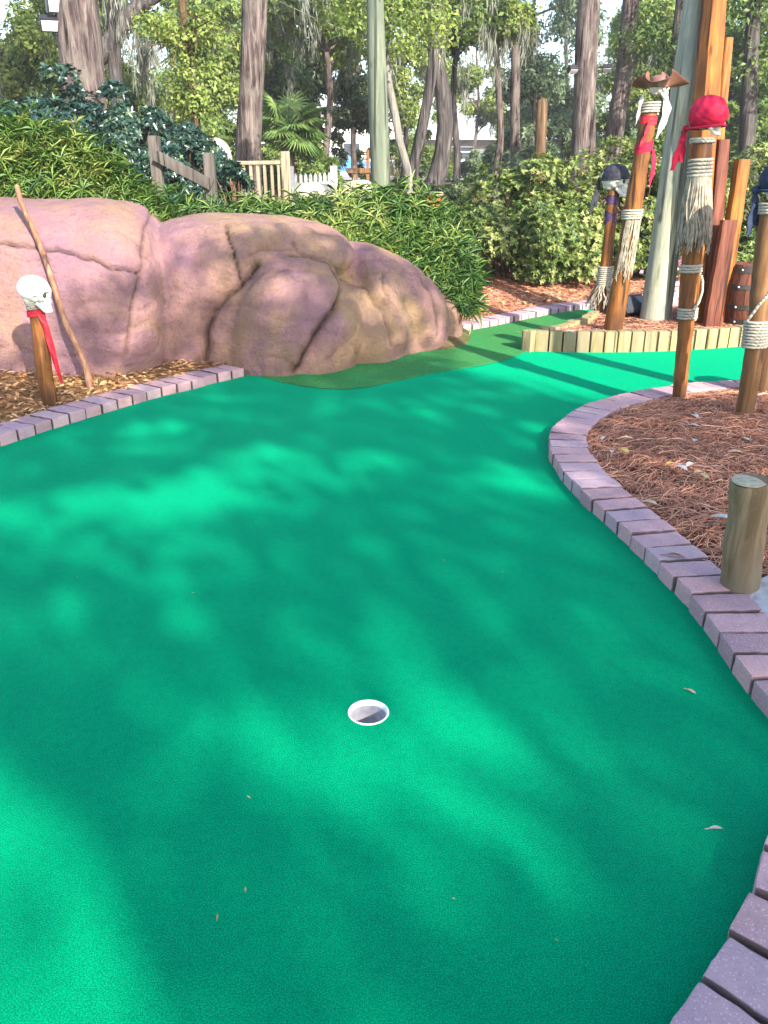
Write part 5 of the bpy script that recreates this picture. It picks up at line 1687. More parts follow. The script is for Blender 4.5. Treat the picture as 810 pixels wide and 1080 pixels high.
# mid-distance trees with visible crowns: (px, y, kind, crown) crown z absolute
rgm = np.random.default_rng(5)
mid = [
    (20, 24, 'light', [(0, 0, 4.8, 2.2, 1.6, 1.6), (1.2, 0, 3.4, 1.2, 1, 0.9)], 'light leafed tree at the upper left corner'),
    (160, 30, 'light', [(0, 0, 3.2, 1.2, 1.2, 0.8), (1.6, 0, 5.9, 1.5, 1.2, 0.9), (-1.2, 0, 7.0, 1.2, 1.2, 0.9)], 'light leafed tree left of the vine covered trunk'),
    (232, 24, 'light', [(0.1, 0, 3.6, 1.1, 1.0, 1.3), (-0.4, 0, 2.2, 0.7, 0.7, 0.6)], 'light green tree between vine trunk and straight brown trunk'),
    (320, 30, 'dark', [(0.4, 0, 3.9, 1.5, 1.4, 1.2), (1.6, 0, 3.3, 1.2, 1.1, 0.8), (-0.4, 0, 4.6, 1.0, 0.9, 0.7)], 'dark round oak left of the green gray pole'),
    (295, 26, 'mid', [(-0.2, 0, 3.9, 1.0, 0.9, 1.3), (0.3, 0, 2.4, 0.8, 0.8, 0.6)], 'mid green tree behind the palm'),
    (375, 33, 'light', [(0, 0, 5.2, 1.3, 1.2, 1.7), (0.6, 0, 7.4, 2.0, 1.5, 1.0)], 'light green tree rising right behind the green gray pole'),
    (425, 36, 'light', [(0, 0, 4.8, 1.4, 1.3, 1.5), (0.9, 0, 6.8, 1.6, 1.4, 1.1)], 'light green tree above the pale and brown thin trunks'),
    (500, 48, 'light', [(0, 0, 5.0, 2.6, 1.6, 1.3), (-1.6, 0, 6.0, 1.6, 1.4, 1.2), (1.6, 0, 4.4, 1.6, 1.4, 1.0)], 'pale yellow green tree over the gray roofed building'),
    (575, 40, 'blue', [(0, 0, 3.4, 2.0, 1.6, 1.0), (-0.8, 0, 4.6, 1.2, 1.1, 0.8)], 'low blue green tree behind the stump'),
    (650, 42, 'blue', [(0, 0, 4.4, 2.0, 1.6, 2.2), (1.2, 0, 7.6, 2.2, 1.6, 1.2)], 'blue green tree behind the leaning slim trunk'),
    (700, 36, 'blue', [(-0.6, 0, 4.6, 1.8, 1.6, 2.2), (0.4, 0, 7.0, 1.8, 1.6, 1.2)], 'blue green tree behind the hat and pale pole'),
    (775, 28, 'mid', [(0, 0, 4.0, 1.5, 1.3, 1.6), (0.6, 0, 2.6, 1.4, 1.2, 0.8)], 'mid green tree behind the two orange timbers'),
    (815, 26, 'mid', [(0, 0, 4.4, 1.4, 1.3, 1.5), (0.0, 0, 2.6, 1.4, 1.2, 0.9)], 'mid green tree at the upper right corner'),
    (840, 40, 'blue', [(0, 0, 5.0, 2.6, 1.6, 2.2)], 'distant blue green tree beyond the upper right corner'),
    (110, 26, 'light', [(0, 0, 5.0, 1.3, 1.2, 0.9), (0.8, 0, 3.4, 0.7, 0.7, 0.6)], 'light leafed tree behind the slanting limb'),
    (345, 24, 'light', [(0, 0, 4.9, 1.5, 1.2, 0.8)], 'light leafed branches hanging left of the green gray pole top'),
    (480, 25, 'mid', [(0, 0, 5.0, 1.1, 1.0, 0.6)], 'mid green branches hanging right of the dark curving trunk'),
    (590, 34, 'blue', [(0, 0, 3.6, 1.0, 1.0, 1.0), (0.4, 0, 6.4, 0.9, 0.8, 0.7)], 'blue green tree just left of the lamp banded trunk'),
    (685, 30, 'light', [(0, 0, 3.6, 1.2, 1.0, 1.2), (-0.6, 0, 5.4, 1.0, 0.9, 0.8)], 'light leafed tree behind the pirate hat'),
    (522, 24, 'light', [(0, 0, 4.9, 0.8, 0.7, 0.5)], 'light leafed branches left of the slender gray trunk top'),
    (556, 29, 'blue', [(0, 0, 4.0, 0.9, 0.8, 0.8), (-0.3, 0, 5.4, 0.6, 0.6, 0.5)], 'blue green branches around the slender gray trunk'),
    (255, 28, 'light', [(0, 0, 5.2, 1.6, 1.2, 0.9), (1.0, 0, 3.6, 0.8, 0.8, 0.6)], 'light leafed tree behind the straight brown trunk'),
    (670, 34, 'light', [(0, 0, 6.2, 1.5, 1.2, 1.0), (-0.6, 0, 4.4, 0.8, 0.8, 0.7)], 'light leafed tree between slim leaning trunk and pirate hat'),
    (70, 38, 'mid', [(0, 0, 5.0, 2.4, 1.6, 2.0)], 'mid green tree behind the lamp trunk'),
    (-30, 34, 'mid', [(0, 0, 5.0, 2.2, 1.6, 2.2)], 'mid green tree beyond the left edge'),
    (205, 44, 'blue', [(0, 0, 4.2, 2.0, 1.5, 1.6), (0.5, 0, 8.2, 1.4, 1.2, 0.8)], 'blue green tree far behind the vine covered trunk'),
]
LM = {'light': ('light_leaf', (0.55, 0.2)), 'mid': ('mid_leaf', (0.5, 0.2)), 'blue': ('blue_leaf', (0.5, 0.2)), 'dark': ('dark_leaf', (0.5, 0.22))}
for i, (px, y, kd, cr, lab) in enumerate(mid):
    area = sum(c[3] * c[5] for c in cr)
    tree('background_tree', px, y, 0.11, lab, M['bark_gray'] if i % 2 else M['bark_dark'], M[LM[kd][0]], height=max(c[2] for c in cr) + 0.6, crown=cr, nleaf=int(3800 + 3300 * area), L=0.105 + 0.0014 * y, seed=100 + i, tone=LM[kd][1], moss=14 if kd == 'light' else 0, clump=int(8 + 6 * area), sub_r=(0.35, 0.75), limbs=9, group='leafy background trees')

# far woods: one mass beyond the parking lot
def far_woods():
    rg = np.random.default_rng(77)
    n_c = 260
    cx = rg.uniform(-62, 62, n_c)
    cy = rg.uniform(78, 100, n_c)
    hgt = 2.5 + 10.5 * rg.uniform(0, 1, n_c) ** 1.1
    px = 405 + FOC * cx / (cy * CP)
    gap = ((px > 335) & (px < 395)) | ((px > 480) & (px < 605))
    hgt = np.where(gap, hgt * 0.38 + 0.8, hgt)
    cs = np.column_stack([cx, cy, hgt])
    rs = rg.uniform(1.6, 3.2, n_c)
    n = 60000
    k, P_, A, up = crown_leaves(cs, rs, n, 0.5, rg, 0.9)
    P_[:, 2] = np.maximum(P_[:, 2], 0.8)
    tn = np.clip(0.5 + rg.normal(0, 0.14, n_c)[k] + rg.normal(0, 0.2, n), 0, 1)
    LL = 0.42 * rg.uniform(0.6, 1.3, n)
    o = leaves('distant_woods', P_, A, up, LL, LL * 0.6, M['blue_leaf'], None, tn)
    tag(o, 'pale green far-off woods beyond the parking lot', kind='stuff')
far_woods()

UND = [(-20, 20, 1.9, 'mid_leaf', 'left of the lamp trunk'), (30, 22, 2.2, 'light_leaf', 'behind the left dark shrubs'), (150, 24, 2.3, 'mid_leaf', 'right of the slanting limb'), (232, 21, 1.9, 'mid_leaf', 'between vine trunk and straight brown trunk'),
    (285, 24, 2.6, 'light_leaf', 'behind the fan palm'), (318, 28, 3.0, 'dark_leaf', 'between fan palm and dark oak'), (420, 38, 3.0, 'mid_leaf', 'behind the pale thin trunk'), (446, 44, 4.0, 'light_leaf', 'behind the brown leaning trunk'),
    (530, 36, 2.8, 'blue_leaf', 'left of the slender gray trunk'), (560, 30, 2.6, 'blue_leaf', 'right of the slender gray trunk'), (592, 26, 2.3, 'blue_leaf', 'between stump and lamp banded trunk'), (640, 30, 2.8, 'mid_leaf', 'behind the leaning slim trunk'),
    (672, 26, 2.5, 'light_leaf', 'behind the pirate hat post'), (735, 28, 2.8, 'mid_leaf', 'behind the tallest cedar timber'), (770, 24, 2.4, 'light_leaf', 'behind the narrow orange timber'), (815, 22, 2.4, 'mid_leaf', 'beyond the forked dark trunk')]
for i, (px, y, h, lm_, lab) in enumerate(UND):
    x = D(px, 180, y)[0]
    bush('understory_shrub', (x, y, tz(x, y)), (1.0 + 0.03 * y, 0.9, h), int(1500 + 20 * y), 0.11 + 0.002 * y, 0.045 + 0.001 * y, M[lm_], 'leafy woodland shrub ' + lab, 'shrub', seed=200 + i, lumps=34, rosette=5, tone=(0.55, 0.22), group='shrubs in the woods behind')

# palmetto and round shrub behind the fences
def fan_palm(px, py, y, n, label, rad=0.75, seed=3):
    rg = np.random.default_rng(seed)
    c = D(px, py, y)
    g = tz(c[0], y)
    t = thing('fan_palm', (c[0], y, g), label, 'palm')
    MB().tube([(c[0], y, g - 0.1), (c[0] + 0.02, y, (g + c[2]) / 2), (c[0], y, c[2])], [0.16, 0.14, 0.12], 12, wob=0.06).build('trunk', M['bark_brown'], t)
    st = MB()
    Ps, As, Us, Ls, Ts = [], [], [], [], []
    for i in range(n):
        a = rg.uniform(0, 2 * PI); el = rg.uniform(-0.6, 1.2)
        d = np.array([math.cos(a) * math.cos(el), math.sin(a) * math.cos(el), math.sin(el)])
        hub = c + d * rad
        st.tube([c, c + d * rad * 0.55 + np.array([0, 0, 0.05]), hub], [0.014, 0.011, 0.009], 5, caps=False)
        s1 = unit(np.cross(d, [0, 0, 1.0])); u1 = np.cross(s1, d)
        for k in range(22):
            b_ = -1.9 + 3.8 * k / 21
            Ps.append(hub); As.append(d * math.cos(b_) + s1 * math.sin(b_) - np.array([0, 0, 0.25])); Us.append(u1); Ls.append(0.55 * rg.uniform(0.8, 1.1)); Ts.append(np.clip(0.5 + 0.3 * el * 0.5 + rg.normal(0, 0.15), 0, 1))
    st.build('frond_stalk', M['palm_leaf'], t)
    leaves('frond', np.array(Ps), np.array(As), np.array(Us), np.array(Ls), 0.05, M['palm_leaf'], t, np.array(Ts), 0.2, 0.18)
fan_palm(302, 135, 19.5, 26, 'green fan palm behind the tan and white fences', 0.45)
x = D(338, 170, 20.0)[0]
bush('round_shrub', (x, 20.0, tz(x, 20.0)), (0.65, 0.6, 1.15), 1500, 0.09, 0.035, M['mid_leaf'], 'rounded green shrub leaning right of the fan palm', 'shrub', seed=91, lumps=36, tone=(0.55, 0.2))

# ------------------------------------------------------------------ fences and rails
def gp(px, y):
    x = D(px, 190, y)[0]
    return x, tz(x, y)
# weathered rail fence
x1, g1 = gp(163, 9.6); x2, g2 = gp(221, 9.6)
p1, p2 = D(162, 143, 9.6), D(220, 161, 9.6)
t = thing('rail_fence', (p1[0], 9.6, g1), 'weathered gray two post fence with sloping rail above the bamboo', 'fence')
for pp, g in ((p1, g1), (p2, g2)):
    c = np.array([pp[0], 9.6, (pp[2] + g - 0.1) / 2])
    MB().box(c, (0.115, 0.115, pp[2] - g + 0.1)).build('fence_post', M['gray_wood'], t, bevel=0.025, seg=2)
ra, rb_ = D(168, 166, 9.5), D(219, 193, 9.5)
dv = Vector(rb_ - ra)
R = Vector((1, 0, 0)).rotation_difference(dv).to_matrix()
MB().box((ra + rb_) / 2, (dv.length + 0.1, 0.05, 0.11), R).build('rail', M['gray_wood'], t, bevel=0.01)

def picket_fence(px0, px1, y0, y1, py_top0, py_top1, h, pitch, w, mat, label, posts=2, pointed=False, rails=True):
    a, b_ = D(px0, py_top0, y0), D(px1, py_top1, y1)
    t = thing('picket_fence' if pointed else 'baluster_fence', (a[0], a[1], a[2] - h), label, 'fence')
    L_ = np.linalg.norm((b_ - a)[:2])
    ang = math.atan2(b_[1] - a[1], b_[0] - a[0])
    R = Matrix.Rotation(ang, 3, 'Z')
    n = int(L_ / pitch)
    mb = MB()
    for i in range(n + 1):
        c = a + (b_ - a) * (i / n)
        hh = h - (0.06 if not pointed else 0)
        if pointed:
            V = [R @ Vector((s * w / 2, d * 0.012, z)) for d in (-1, 1) for s, z in ((-1, -h), (1, -h), (1, -0.06), (0, 0), (-1, -0.06))]
            mb.add([Vector(c) + v for v in V], [(0, 1, 2, 3, 4), (9, 8, 7, 6, 5), (0, 5, 6, 1), (1, 6, 7, 2), (2, 7, 8, 3), (3, 8, 9, 4), (4, 9, 5, 0)])
        else:
            mb.box(c + np.array([0, 0, -0.06 - hh / 2]), (w, 0.035, hh), R)
    mb.build('picket' if pointed else 'baluster', mat, t, smooth=False)
    mid_ = (a + b_) / 2
    slope = Vector(b_ - a)
    Rr = Vector((1, 0, 0)).rotation_difference(slope).to_matrix()
    for dz in ((-0.03, -h + 0.12) if not pointed else (-0.2, -h + 0.2)):
        off = R @ Vector((0, 0.03 if pointed else 0, 0))
        MB().box(Vector(mid_) + Vector((0, 0, dz)) + off, (slope.length + 0.04, 0.07 if not pointed else 0.03, 0.055), Rr).build('rail', mat, t, bevel=0.006)
    for k in range(posts):
        c = a + (b_ - a) * (k / max(1, posts - 1))
        MB().box(c + np.array([0, 0, -h / 2 + 0.03]), (0.11, 0.11, h + 0.2), R).build('fence_post', mat, t, bevel=0.012)
    return t
picket_fence(228, 301, 14.6, 14.2, 170, 169, 0.95, 0.12, 0.04, M['tan_wood'], 'tan wooden baluster fence below the straight brown trunk')
picket_fence(306, 352, 17.5, 19.0, 183, 182, 0.8, 0.17, 0.085, M['white_paint'], 'white picket fence between tan fence and green gray pole', pointed=True)

# small props beyond the hedge
def boulder(name, px, py, y, r, label, cat, mat, seed):
    c = D(px, py, y)
    v, f = superell((0, 0, 0), r, 2.4, n=28, m=18)
    v = np.asarray(v)
    v = v + unit(v) * (vnoise(v, 6, seed) * 0.12 * min(r))[:, None]
    o = MB().add(v, f).build(name, mat, None)
    o.location = Vector(c)
    return tag(o, label, cat)
boulder('boulder', 333, 206, 13.6, (0.35, 0.25, 0.17), 'tan rounded boulder in front of the white picket fence', 'rock', M['pale_rock'], 1)
boulder('boulder', 378, 201, 14.6, (0.28, 0.25, 0.16), 'pale gray boulder left of the green gray pole', 'rock', M['pale_rock'], 2)
boulder('boulder', 225, 166, 14.4, (0.30, 0.25, 0.30), 'bright pale boulder behind the second gray rail post', 'rock', M['pale_rock'], 3)
# orange trough beyond the hedge
c = D(448, 205, 13.4)
g = tz(c[0], 13.4)
t = thing('planter_trough', (c[0], 13.4, g), 'orange red trough beyond the bamboo hedge near the pale trunk', 'trough')
MB().box((c[0], 13.4, (c[2] + g) / 2 - 0.02), (0.46, 0.3, c[2] - g + 0.04)).build('trough_body', M['orange'], t, bevel=0.02)
MB().box((c[0], 13.4, c[2] + 0.012), (0.54, 0.36, 0.045)).build('trough_rim', M['tan_wood'], t, bevel=0.01)
# wooden stand with posts between fence and pole
c = D(388, 190, 17.0); g = tz(c[0], 17.0)
t = thing('timber_gateway', (c[0], 17.0, g), 'small brown timber gateway just left of the green gray pole', 'gateway')
for dx, tpy in ((-0.25, 175), (0.0, 158), (0.16, 155)):
    tp = D(388, tpy, 17.0)[2]
    MB().box((c[0] + dx, 17.0, (tp + g) / 2 - 0.05), (0.06, 0.06, tp - g + 0.1)).build('upright', M['post_worn'], t, bevel=0.006)
MB().box((c[0] - 0.1, 16.96, D(388, 180, 17.0)[2]), (0.62, 0.03, 0.09)).build('crossbar', M['post_worn'], t, bevel=0.006)

# ------------------------------------------------------------------ parking lot, cars, buildings
lot = [(-22, 44), (20, 44), (20, 74), (-22, 74)]
sheet('parking_lot', [np.array(p) for p in lot], M['asphalt'], 0, step=4, zfun=lambda V: terrain_z(V) + 0.06)

def car(px, y, mat, label, yaw):
    x = D(px, 180, y)[0]
    g = tz(x, y) + 0.06
    t = thing('parked_car', (x, y, g), label, 'car', 'cars in the distant parking lot')
    R = np.array(Matrix.Rotation(yaw, 3, 'Z'))
    T = lambda V: np.asarray(V) @ R.T + np.array([x, y, g])
    prof = [(-2.15, 0.35), (-2.2, 0.6), (-2.12, 0.86), (-1.55, 0.95), (-0.95, 1.40), (0.35, 1.45), (1.05, 1.0), (1.95, 0.85), (2.2, 0.62), (2.15, 0.32)]
    V = []
    for s in (-1, 1):
        for (u, z) in prof:
            wy = 0.88 if z < 0.99 else 0.70
            V.append((u, s * wy, z))
    n = len(prof)
    F = [tuple(range(n - 1, -1, -1)), tuple(range(n, 2 * n))] + [(i, (i + 1) % n, n + (i + 1) % n, n + i) for i in range(n)]
    MB().add(T(V), F).build('body', mat, t, bevel=0.05, seg=2)
    def quad(pts, nm, m_, off):
        pts = np.array(pts, float)
        nr = np.cross(pts[1] - pts[0], pts[2] - pts[0]); nr = nr / np.linalg.norm(nr) * off
        V = np.concatenate([pts + nr, pts - nr * 0.5])
        k = len(pts)
        return MB().add(T(V), [tuple(range(k)), tuple(range(2 * k - 1, k - 1, -1))] + [(i, (i + 1) % k, k + (i + 1) % k, k + i) for i in range(k)]).build(nm, m_, t, smooth=False)
    quad([(0.45, -0.62, 1.38), (1.02, -0.74, 1.03), (1.02, 0.74, 1.03), (0.45, 0.62, 1.38)], 'windscreen', M['glass'], 0.02)
    quad([(-1.03, -0.62, 1.34), (-1.5, -0.74, 0.99), (-1.5, 0.74, 0.99), (-1.03, 0.62, 1.34)], 'rear_window', M['glass'], 0.02)
    for s in (-1, 1):
        quad([(-1.25, s * 0.84, 1.02), (0.75, s * 0.84, 1.02), (0.28, s * 0.735, 1.37), (-0.92, s * 0.735, 1.35)], 'side_window', M['glass'], 0.025)
        quad([(2.13, s * 0.45, 0.66), (2.10, s * 0.80, 0.66), (2.08, s * 0.80, 0.78), (2.11, s * 0.45, 0.78)], 'headlight', M['rivet'], 0.03)
        for u in (-1.35, 1.35):
            w = MB()
            c1, c2 = T([(u, s * 0.72, 0.32)])[0], T([(u, s * 0.90, 0.32)])[0]
            wh = w.tube([c1, c2], 0.32, 20).build('wheel', M['tyre'], t, bevel=0.03)
            MB().tube([c2, c2 + (c2 - c1) * 0.06], 0.19, 16).build('rim', M['rim'], wh)
    return t
car(352, 52, M['car_blue'], 'blue parked car left of the green gray pole', 0.3)
car(458, 54, M['car_red'], 'red parked car just left of the dark curving trunk', -1.4)
car(489, 55, M['car_white'], 'white parked car below the gray roofed building', -1.5)
car(508, 57, M['car_silver'], 'pale blue parked car beside the white one, partly behind bush', -1.5)

def building(x0, x1, y, depth, h, roof_h, over, wmat, rmat, label, wins, door=None):
    xm = (x0 + x1) / 2
    g = tz(xm, y)
    t = thing('building', (xm, y, g), label, 'building')
    MB().box((xm, y + depth / 2, g + h / 2), (x1 - x0, depth, h)).build('wall', wmat, t, smooth=False)
    V = [(x0 - over, y - over, g + h + 0.003), (x1 + over, y - over, g + h + 0.003), (x1 + over, y + depth + over, g + h + 0.003), (x0 - over, y + depth + over, g + h + 0.003),
         (x0 + 1.5, y + depth / 2, g + h + roof_h), (x1 - 1.5, y + depth / 2, g + h + roof_h)]
    MB().add(V, [(0, 3, 2, 1), (0, 1, 5, 4), (1, 2, 5), (2, 3, 4, 5), (3, 0, 4)]).build('roof', rmat, t, smooth=False)
    for wx, wz, ww, wh in wins:
        wn = MB()
        for dx, dz, a, b_ in ((0, wh / 2, ww + 0.12, 0.08), (0, -wh / 2, ww + 0.12, 0.08)):
            wn.box((wx, y - 0.03, g + wz + dz), (a, 0.06, b_))
        for sx in (-1, 1):
            wn.box((wx + sx * (ww / 2 + 0.02), y - 0.028, g + wz), (0.07, 0.055, wh - 0.08))
        w_ = wn.build('window', M['white_paint'], t, smooth=False)
        MB().box((wx, y - 0.012, g + wz), (ww - 0.03, 0.02, wh - 0.08)).build('pane', M['glass'], w_, smooth=False)
    if door:
        d_ = MB().box((door, y - 0.02, g + 1.02), (0.95, 0.04, 2.04)).build('door', M['bark_brown'], t, smooth=False)
        MB().tube([(door + 0.38, y - 0.045, g + 1.0), (door + 0.38, y - 0.09, g + 1.0)], 0.03, 8).build('handle', M['rim'], d_)
    return t
xa = D(430, 160, 66)[0]; xb = D(640, 160, 66)[0]
building(xa + 1.5, xb, 66, 8, 2.5, 2.6, 0.9, M['wall_dark'], M['roof_gray'], 'low dark building with a wide gray shingle roof beyond the cars', [(xa + 4 + 3.2 * k, 1.5, 1.6, 1.1) for k in range(5)], xa + 2.6)
xa = D(255, 160, 72)[0]; xb = D(425, 160, 72)[0]
building(xa, xb, 72, 8, 4.6, 1.0, 0.5, M['wall_paint'], M['roof_gray'], 'long pale sunlit building behind the palm and blue car', [(xa + 2 + 3.4 * k, 1.8, 1.3, 1.3) for k in range(4)], xb - 1.2)

# ------------------------------------------------------------------ sun and the trees behind the viewer that shade the green
EL = math.radians(30)
HX, HY = 0.50, -0.866                       # horizontal direction towards the sun
SUN = np.array([math.cos(EL) * HX, math.cos(EL) * HY, math.sin(EL)])
def eq(p):
    """ground point whose shadow line passes through p"""
    k = p[2] / SUN[2]
    return np.array([p[0] - SUN[0] * k, p[1] - SUN[1] * k])

shade_zone = np.array([(-6, -3), (6.5, -3), (6.5, 4.6), (3.2, 4.9), (1.4, 5.45), (0.75, 6.1), (0.62, 7.9), (-0.8, 8.5), (-2.0, 8.3), (-2.4, 7.5), (-2.75, 6.5), (-3.4, 5.9), (-6, 5.3)])
lit = []        # (ground-equivalent centre, rx, ry, strength)
def lit_px(px, py, z, rx, ry, s):
    lit.append((eq(G(px, py, z)), rx, ry, s))
def lit_w(p, rx, ry, s):
    lit.append((eq(np.asarray(p)), rx, ry, s))
lit_px(182, 525, 0, 0.34, 0.30, 1.0)
lit_px(230, 505, 0, 0.28, 0.2, 0.8)
lit_px(30, 540, 0, 0.30, 0.22, 0.95)
lit_px(268, 479, 0, 0.13, 0.14, 0.9)
lit_px(345, 492, 0, 0.34, 0.22, 0.75)
lit_px(366, 496, 0, 0.09, 0.10, 0.9)
lit_px(160, 453, 0, 0.14, 0.14, 0.9)
lit_px(550, 508, 0, 0.28, 0.13, 0.75)
lit_px(520, 497, 0, 0.18, 0.13, 0.6)
lit_px(240, 775, 0, 0.26, 0.18, 0.8)
lit_px(310, 790, 0, 0.30, 0.20, 0.9)
lit_px(390, 815, 0, 0.26, 0.2, 0.85)
lit_px(470, 745, 0, 0.32, 0.2, 0.7)
lit_px(540, 710, 0, 0.2, 0.12, 0.4)
lit_px(20, 960, 0, 0.30, 0.30, 1.0)
lit_px(100, 1040, 0, 0.18, 0.22, 0.75)
lit_px(60, 890, 0, 0.18, 0.18, 0.7)
lit_px(0, 1080, 0, 0.25, 0.25, 0.9)
lit_px(400, 682, 0, 0.18, 0.10, 0.4)
lit_px(90, 580, 0, 0.25, 0.2, 0.35)
lit_px(718, 491, 0.1, 0.10, 0.12, 1.0)
lit_px(592, 450, 0.06, 0.14, 0.12, 0.8)
lit_px(627, 517, 0.06, 0.10, 0.08, 0.9)
lit_px(450, 430, 0, 0.4, 0.2, 0.25)
lit_px(580, 400, 0, 0.6, 0.18, 0.5)
lit_px(640, 392, 0, 0.7, 0.12, 0.8)
lit_w((-2.24, 5.28, 0.70), 0.26, 0.34, 1.0)
lit_w((-2.2, 5.28, 0.35), 0.22, 0.3, 0.9)
lit_w((-1.9, 5.4, 0.1), 0.25, 0.3, 0.8)
lit_w((-1.5, 5.6, 0.08), 0.2, 0.2, 0.8)
lit_w((-1.72, 5.95, 0.42), 0.16, 0.28, 0.9)
lit_w((-0.62, 6.1, 0.68), 0.22, 0.22, 0.8)
lit_w((-1.25, 6.1, 0.75), 0.30, 0.32, 0.6)
lit_w((0.05, 6.5, 0.52), 0.22, 0.25, 0.7)
lit_w((0.35, 7.1, 0.3), 0.16, 0.25, 0.6)
lit_w((2.1, 6.9, 0.1), 2.0, 0.55, 0.9)

lit_polys = []
def lit_area(px, s, soft=0.14, z=0.0):
    lit_polys.append((np.array([eq(G(x, y, z)) for x, y in px]), s, soft))
lit = [l for l in lit if l[0][1] > 2.2 or abs(l[3] - 0.35) < 1e-6]      # near patches are given as areas below
lit_area([(-60, 800), (10, 822), (60, 868), (105, 925), (150, 990), (190, 1085), (150, 1200), (-200, 1200)], 0.97, 0.12)
lit_area([(200, 745), (300, 732), (360, 775), (440, 790), (550, 800), (600, 850), (612, 905), (580, 950), (500, 935), (420, 895), (330, 862), (250, 822)], 0.8, 0.16)
lit_area([(225, 765), (300, 755), (380, 800), (480, 830), (540, 870), (480, 885), (400, 862), (320, 830)], 1.0, 0.12)
lit_area([(400, 735), (470, 705), (540, 690), (610, 720), (610, 780), (520, 795), (430, 780)], 0.55, 0.14)
lit_area([(350, 660), (420, 655), (470, 680), (420, 705), (360, 695)], 0.45, 0.12)
lit_area([(90, 590), (170, 575), (250, 610), (190, 640), (110, 625)], 0.3, 0.15)
lit_area([(560, 800), (640, 790), (680, 850), (620, 880)], 0.3, 0.12)
def shade_trees():
    rg = np.random.default_rng(19)
    trunks = np.array([(5.85, -9.5), (9.5, -8.0), (1.0, -11.5), (13.0, -4.0)])
    names = ['tall oak behind the viewer whose crown shades the hole', 'tall oak behind the viewer shading the pine straw bed', 'tall oak behind the viewer shading the left turf', 'tall oak off to the side shading the right bed']
    n = 64000
    Q = rg.uniform(shade_zone.min(0), shade_zone.max(0), (n, 2))
    Q = Q[in_poly(Q, shade_zone)]
    # wanted light transmission of the crowns along each sun ray, turned into leaf density
    T = 0.05 + 0.10 * np.clip(vnoise(Q, 1.1, 44), 0, 1)
    for c, rx, ry, s_ in lit:
        d = np.sqrt(((Q[:, 0] - c[0]) / rx) ** 2 + ((Q[:, 1] - c[1]) / ry) ** 2)
        T = np.maximum(T, s_ * np.clip(1.5 - d, 0, 1))
    for pl, s_, soft in lit_polys:
        sd = dist_poly(Q, pl) * np.where(in_poly(Q, pl), 1, -1)
        mot = 0.9 + 0.2 * vnoise(Q, 4.0, 46)
        T = np.maximum(T, np.clip(s_ * np.clip(0.5 + sd / soft, 0, 1) * mot, 0, 1))
    edge = dist_poly(Q, shade_zone)
    T = np.maximum(T, 0.75 * np.clip(1 - edge / 0.3, 0, 1))
    keep = np.clip(-np.log(np.clip(T, 0.05, 1)) / 3.0, 0, 1)
    Q = Q[rg.uniform(0, 1, len(Q)) < keep]
    n = len(Q)
    h = 3.8 + 4.4 * rg.beta(2, 2, n)
    P_ = np.column_stack([Q, np.zeros(n)]) + SUN * (h / SUN[2])[:, None]
    who = np.argmin(np.linalg.norm(P_[:, None, :2] - trunks[None], axis=2), axis=1)
    for i, tr in enumerate(trunks):
        m_ = who == i
        if m_.sum() < 30:
            continue
        t = thing('shade_tree', (tr[0], tr[1], -0.05), names[i], 'tree')
        Pi = P_[m_]
        cz = Pi[:, 2].mean()
        pts = [(tr[0] + 0.1 * math.sin(k), tr[1] + 0.1 * math.cos(k * 1.3), -0.1 + (cz + 0.1) * k / 8) for k in range(9)]
        MB().tube(pts, [0.34, 0.28, 0.26, 0.25, 0.24, 0.22, 0.2, 0.18, 0.14], 14, wob=0.05, seed=i).build('trunk', M['bark_gray'], t)
        lm = MB()
        for j in rg.choice(len(Pi), 7, replace=False):
            a = np.array(pts[6]); b2 = Pi[j]
            lm.tube([a, a * 0.6 + b2 * 0.4 + np.array([0, 0, 0.4]), b2], [0.055, 0.03, 0.008], 7)
        lm.build('limb', M['bark_gray'], t)
        k = len(Pi)
        up = unit(rg.normal(size=(k, 3)) * 0.8 + SUN)
        A = unit(np.cross(up, rg.normal(size=(k, 3))))
        LL = 0.128 * rg.uniform(0.7, 1.3, k)
        leaves('crown', Pi, A, up, LL, LL * 0.6, M['mid_leaf'], t, np.clip(rg.normal(0.5, 0.2, k), 0, 1))
shade_trees()

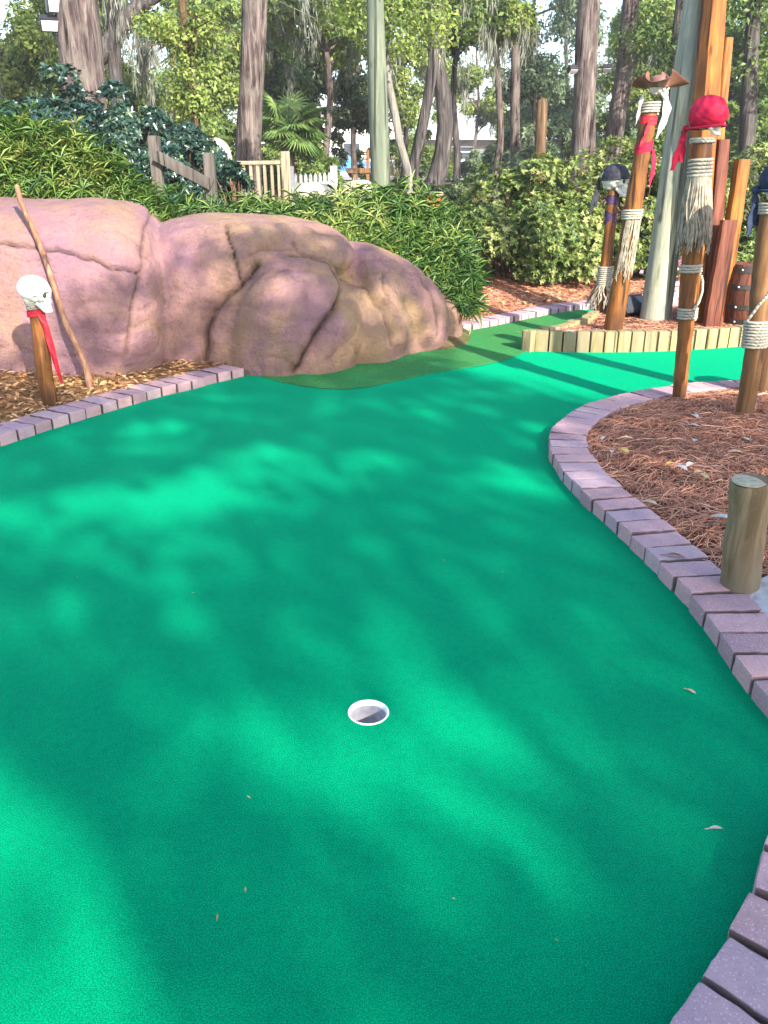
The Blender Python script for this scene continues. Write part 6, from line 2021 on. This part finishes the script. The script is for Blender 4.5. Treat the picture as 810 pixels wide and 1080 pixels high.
def glare_veil():  # thin volume added to pale the background the way glare does
    m = bpy.data.materials.new('glare_volume')
    m.use_nodes = True
    nt = m.node_tree
    nt.nodes.clear()
    out = nt.nodes.new('ShaderNodeOutputMaterial')
    v = nt.nodes.new('ShaderNodeVolumePrincipled')
    v.inputs['Color'].default_value = (0.93, 0.96, 1.0, 1)
    v.inputs['Density'].default_value = 0.0011
    v.inputs['Anisotropy'].default_value = 0.0
    nt.links.new(v.outputs[0], out.inputs['Volume'])
    o = MB().box((0, 200, 12.5), (820, 820, 29)).build('glare_veil', m, None, smooth=False)
    tag(o, kind='stuff')
glare_veil()
sun = bpy.data.lights.new('sun', 'SUN')
sun.energy = 4.2
sun.angle = math.radians(0.7)
sun.color = (1.0, 0.93, 0.80)
so = bpy.data.objects.new('sun', sun)
COL.objects.link(so)
so.rotation_euler = Vector((-SUN[0], -SUN[1], -SUN[2])).to_track_quat('-Z', 'Y').to_euler()

w = bpy.data.worlds.new('World')
S.world = w
w.use_nodes = True
nt = w.node_tree
bg = nt.nodes['Background']
sky = nt.nodes.new('ShaderNodeTexSky')
sky.sky_type = 'NISHITA'
sky.sun_disc = False
sky.sun_elevation = EL
sky.sun_rotation = math.atan2(HX, HY)
sky.air_density = 1.0
sky.dust_density = 1.5
sky.ozone_density = 1.0
nt.links.new(sky.outputs[0], bg.inputs[0])
bg.inputs[1].default_value = 0.15

cam = bpy.data.cameras.new('camera')
cam.sensor_fit = 'VERTICAL'
cam.sensor_height = 24.0
cam.lens = 24.0 * FOC / 1080.0
cam.clip_start = 0.05
cam.clip_end = 2000
co = bpy.data.objects.new('camera', cam)
COL.objects.link(co)
co.location = (0, 0, CAM_H)
co.rotation_euler = (PI / 2 - PITCH, 0, 0)
S.camera = co

S.view_settings.view_transform = 'Standard'
S.view_settings.look = 'None'
S.view_settings.exposure = 1.9
S.view_settings.gamma = 1
S.view_settings.use_curve_mapping = False
S.cycles.use_denoising = True
S.cycles.max_bounces = 6
S.cycles.diffuse_bounces = 3
S.cycles.transmission_bounces = 3
S.cycles.transparent_max_bounces = 4
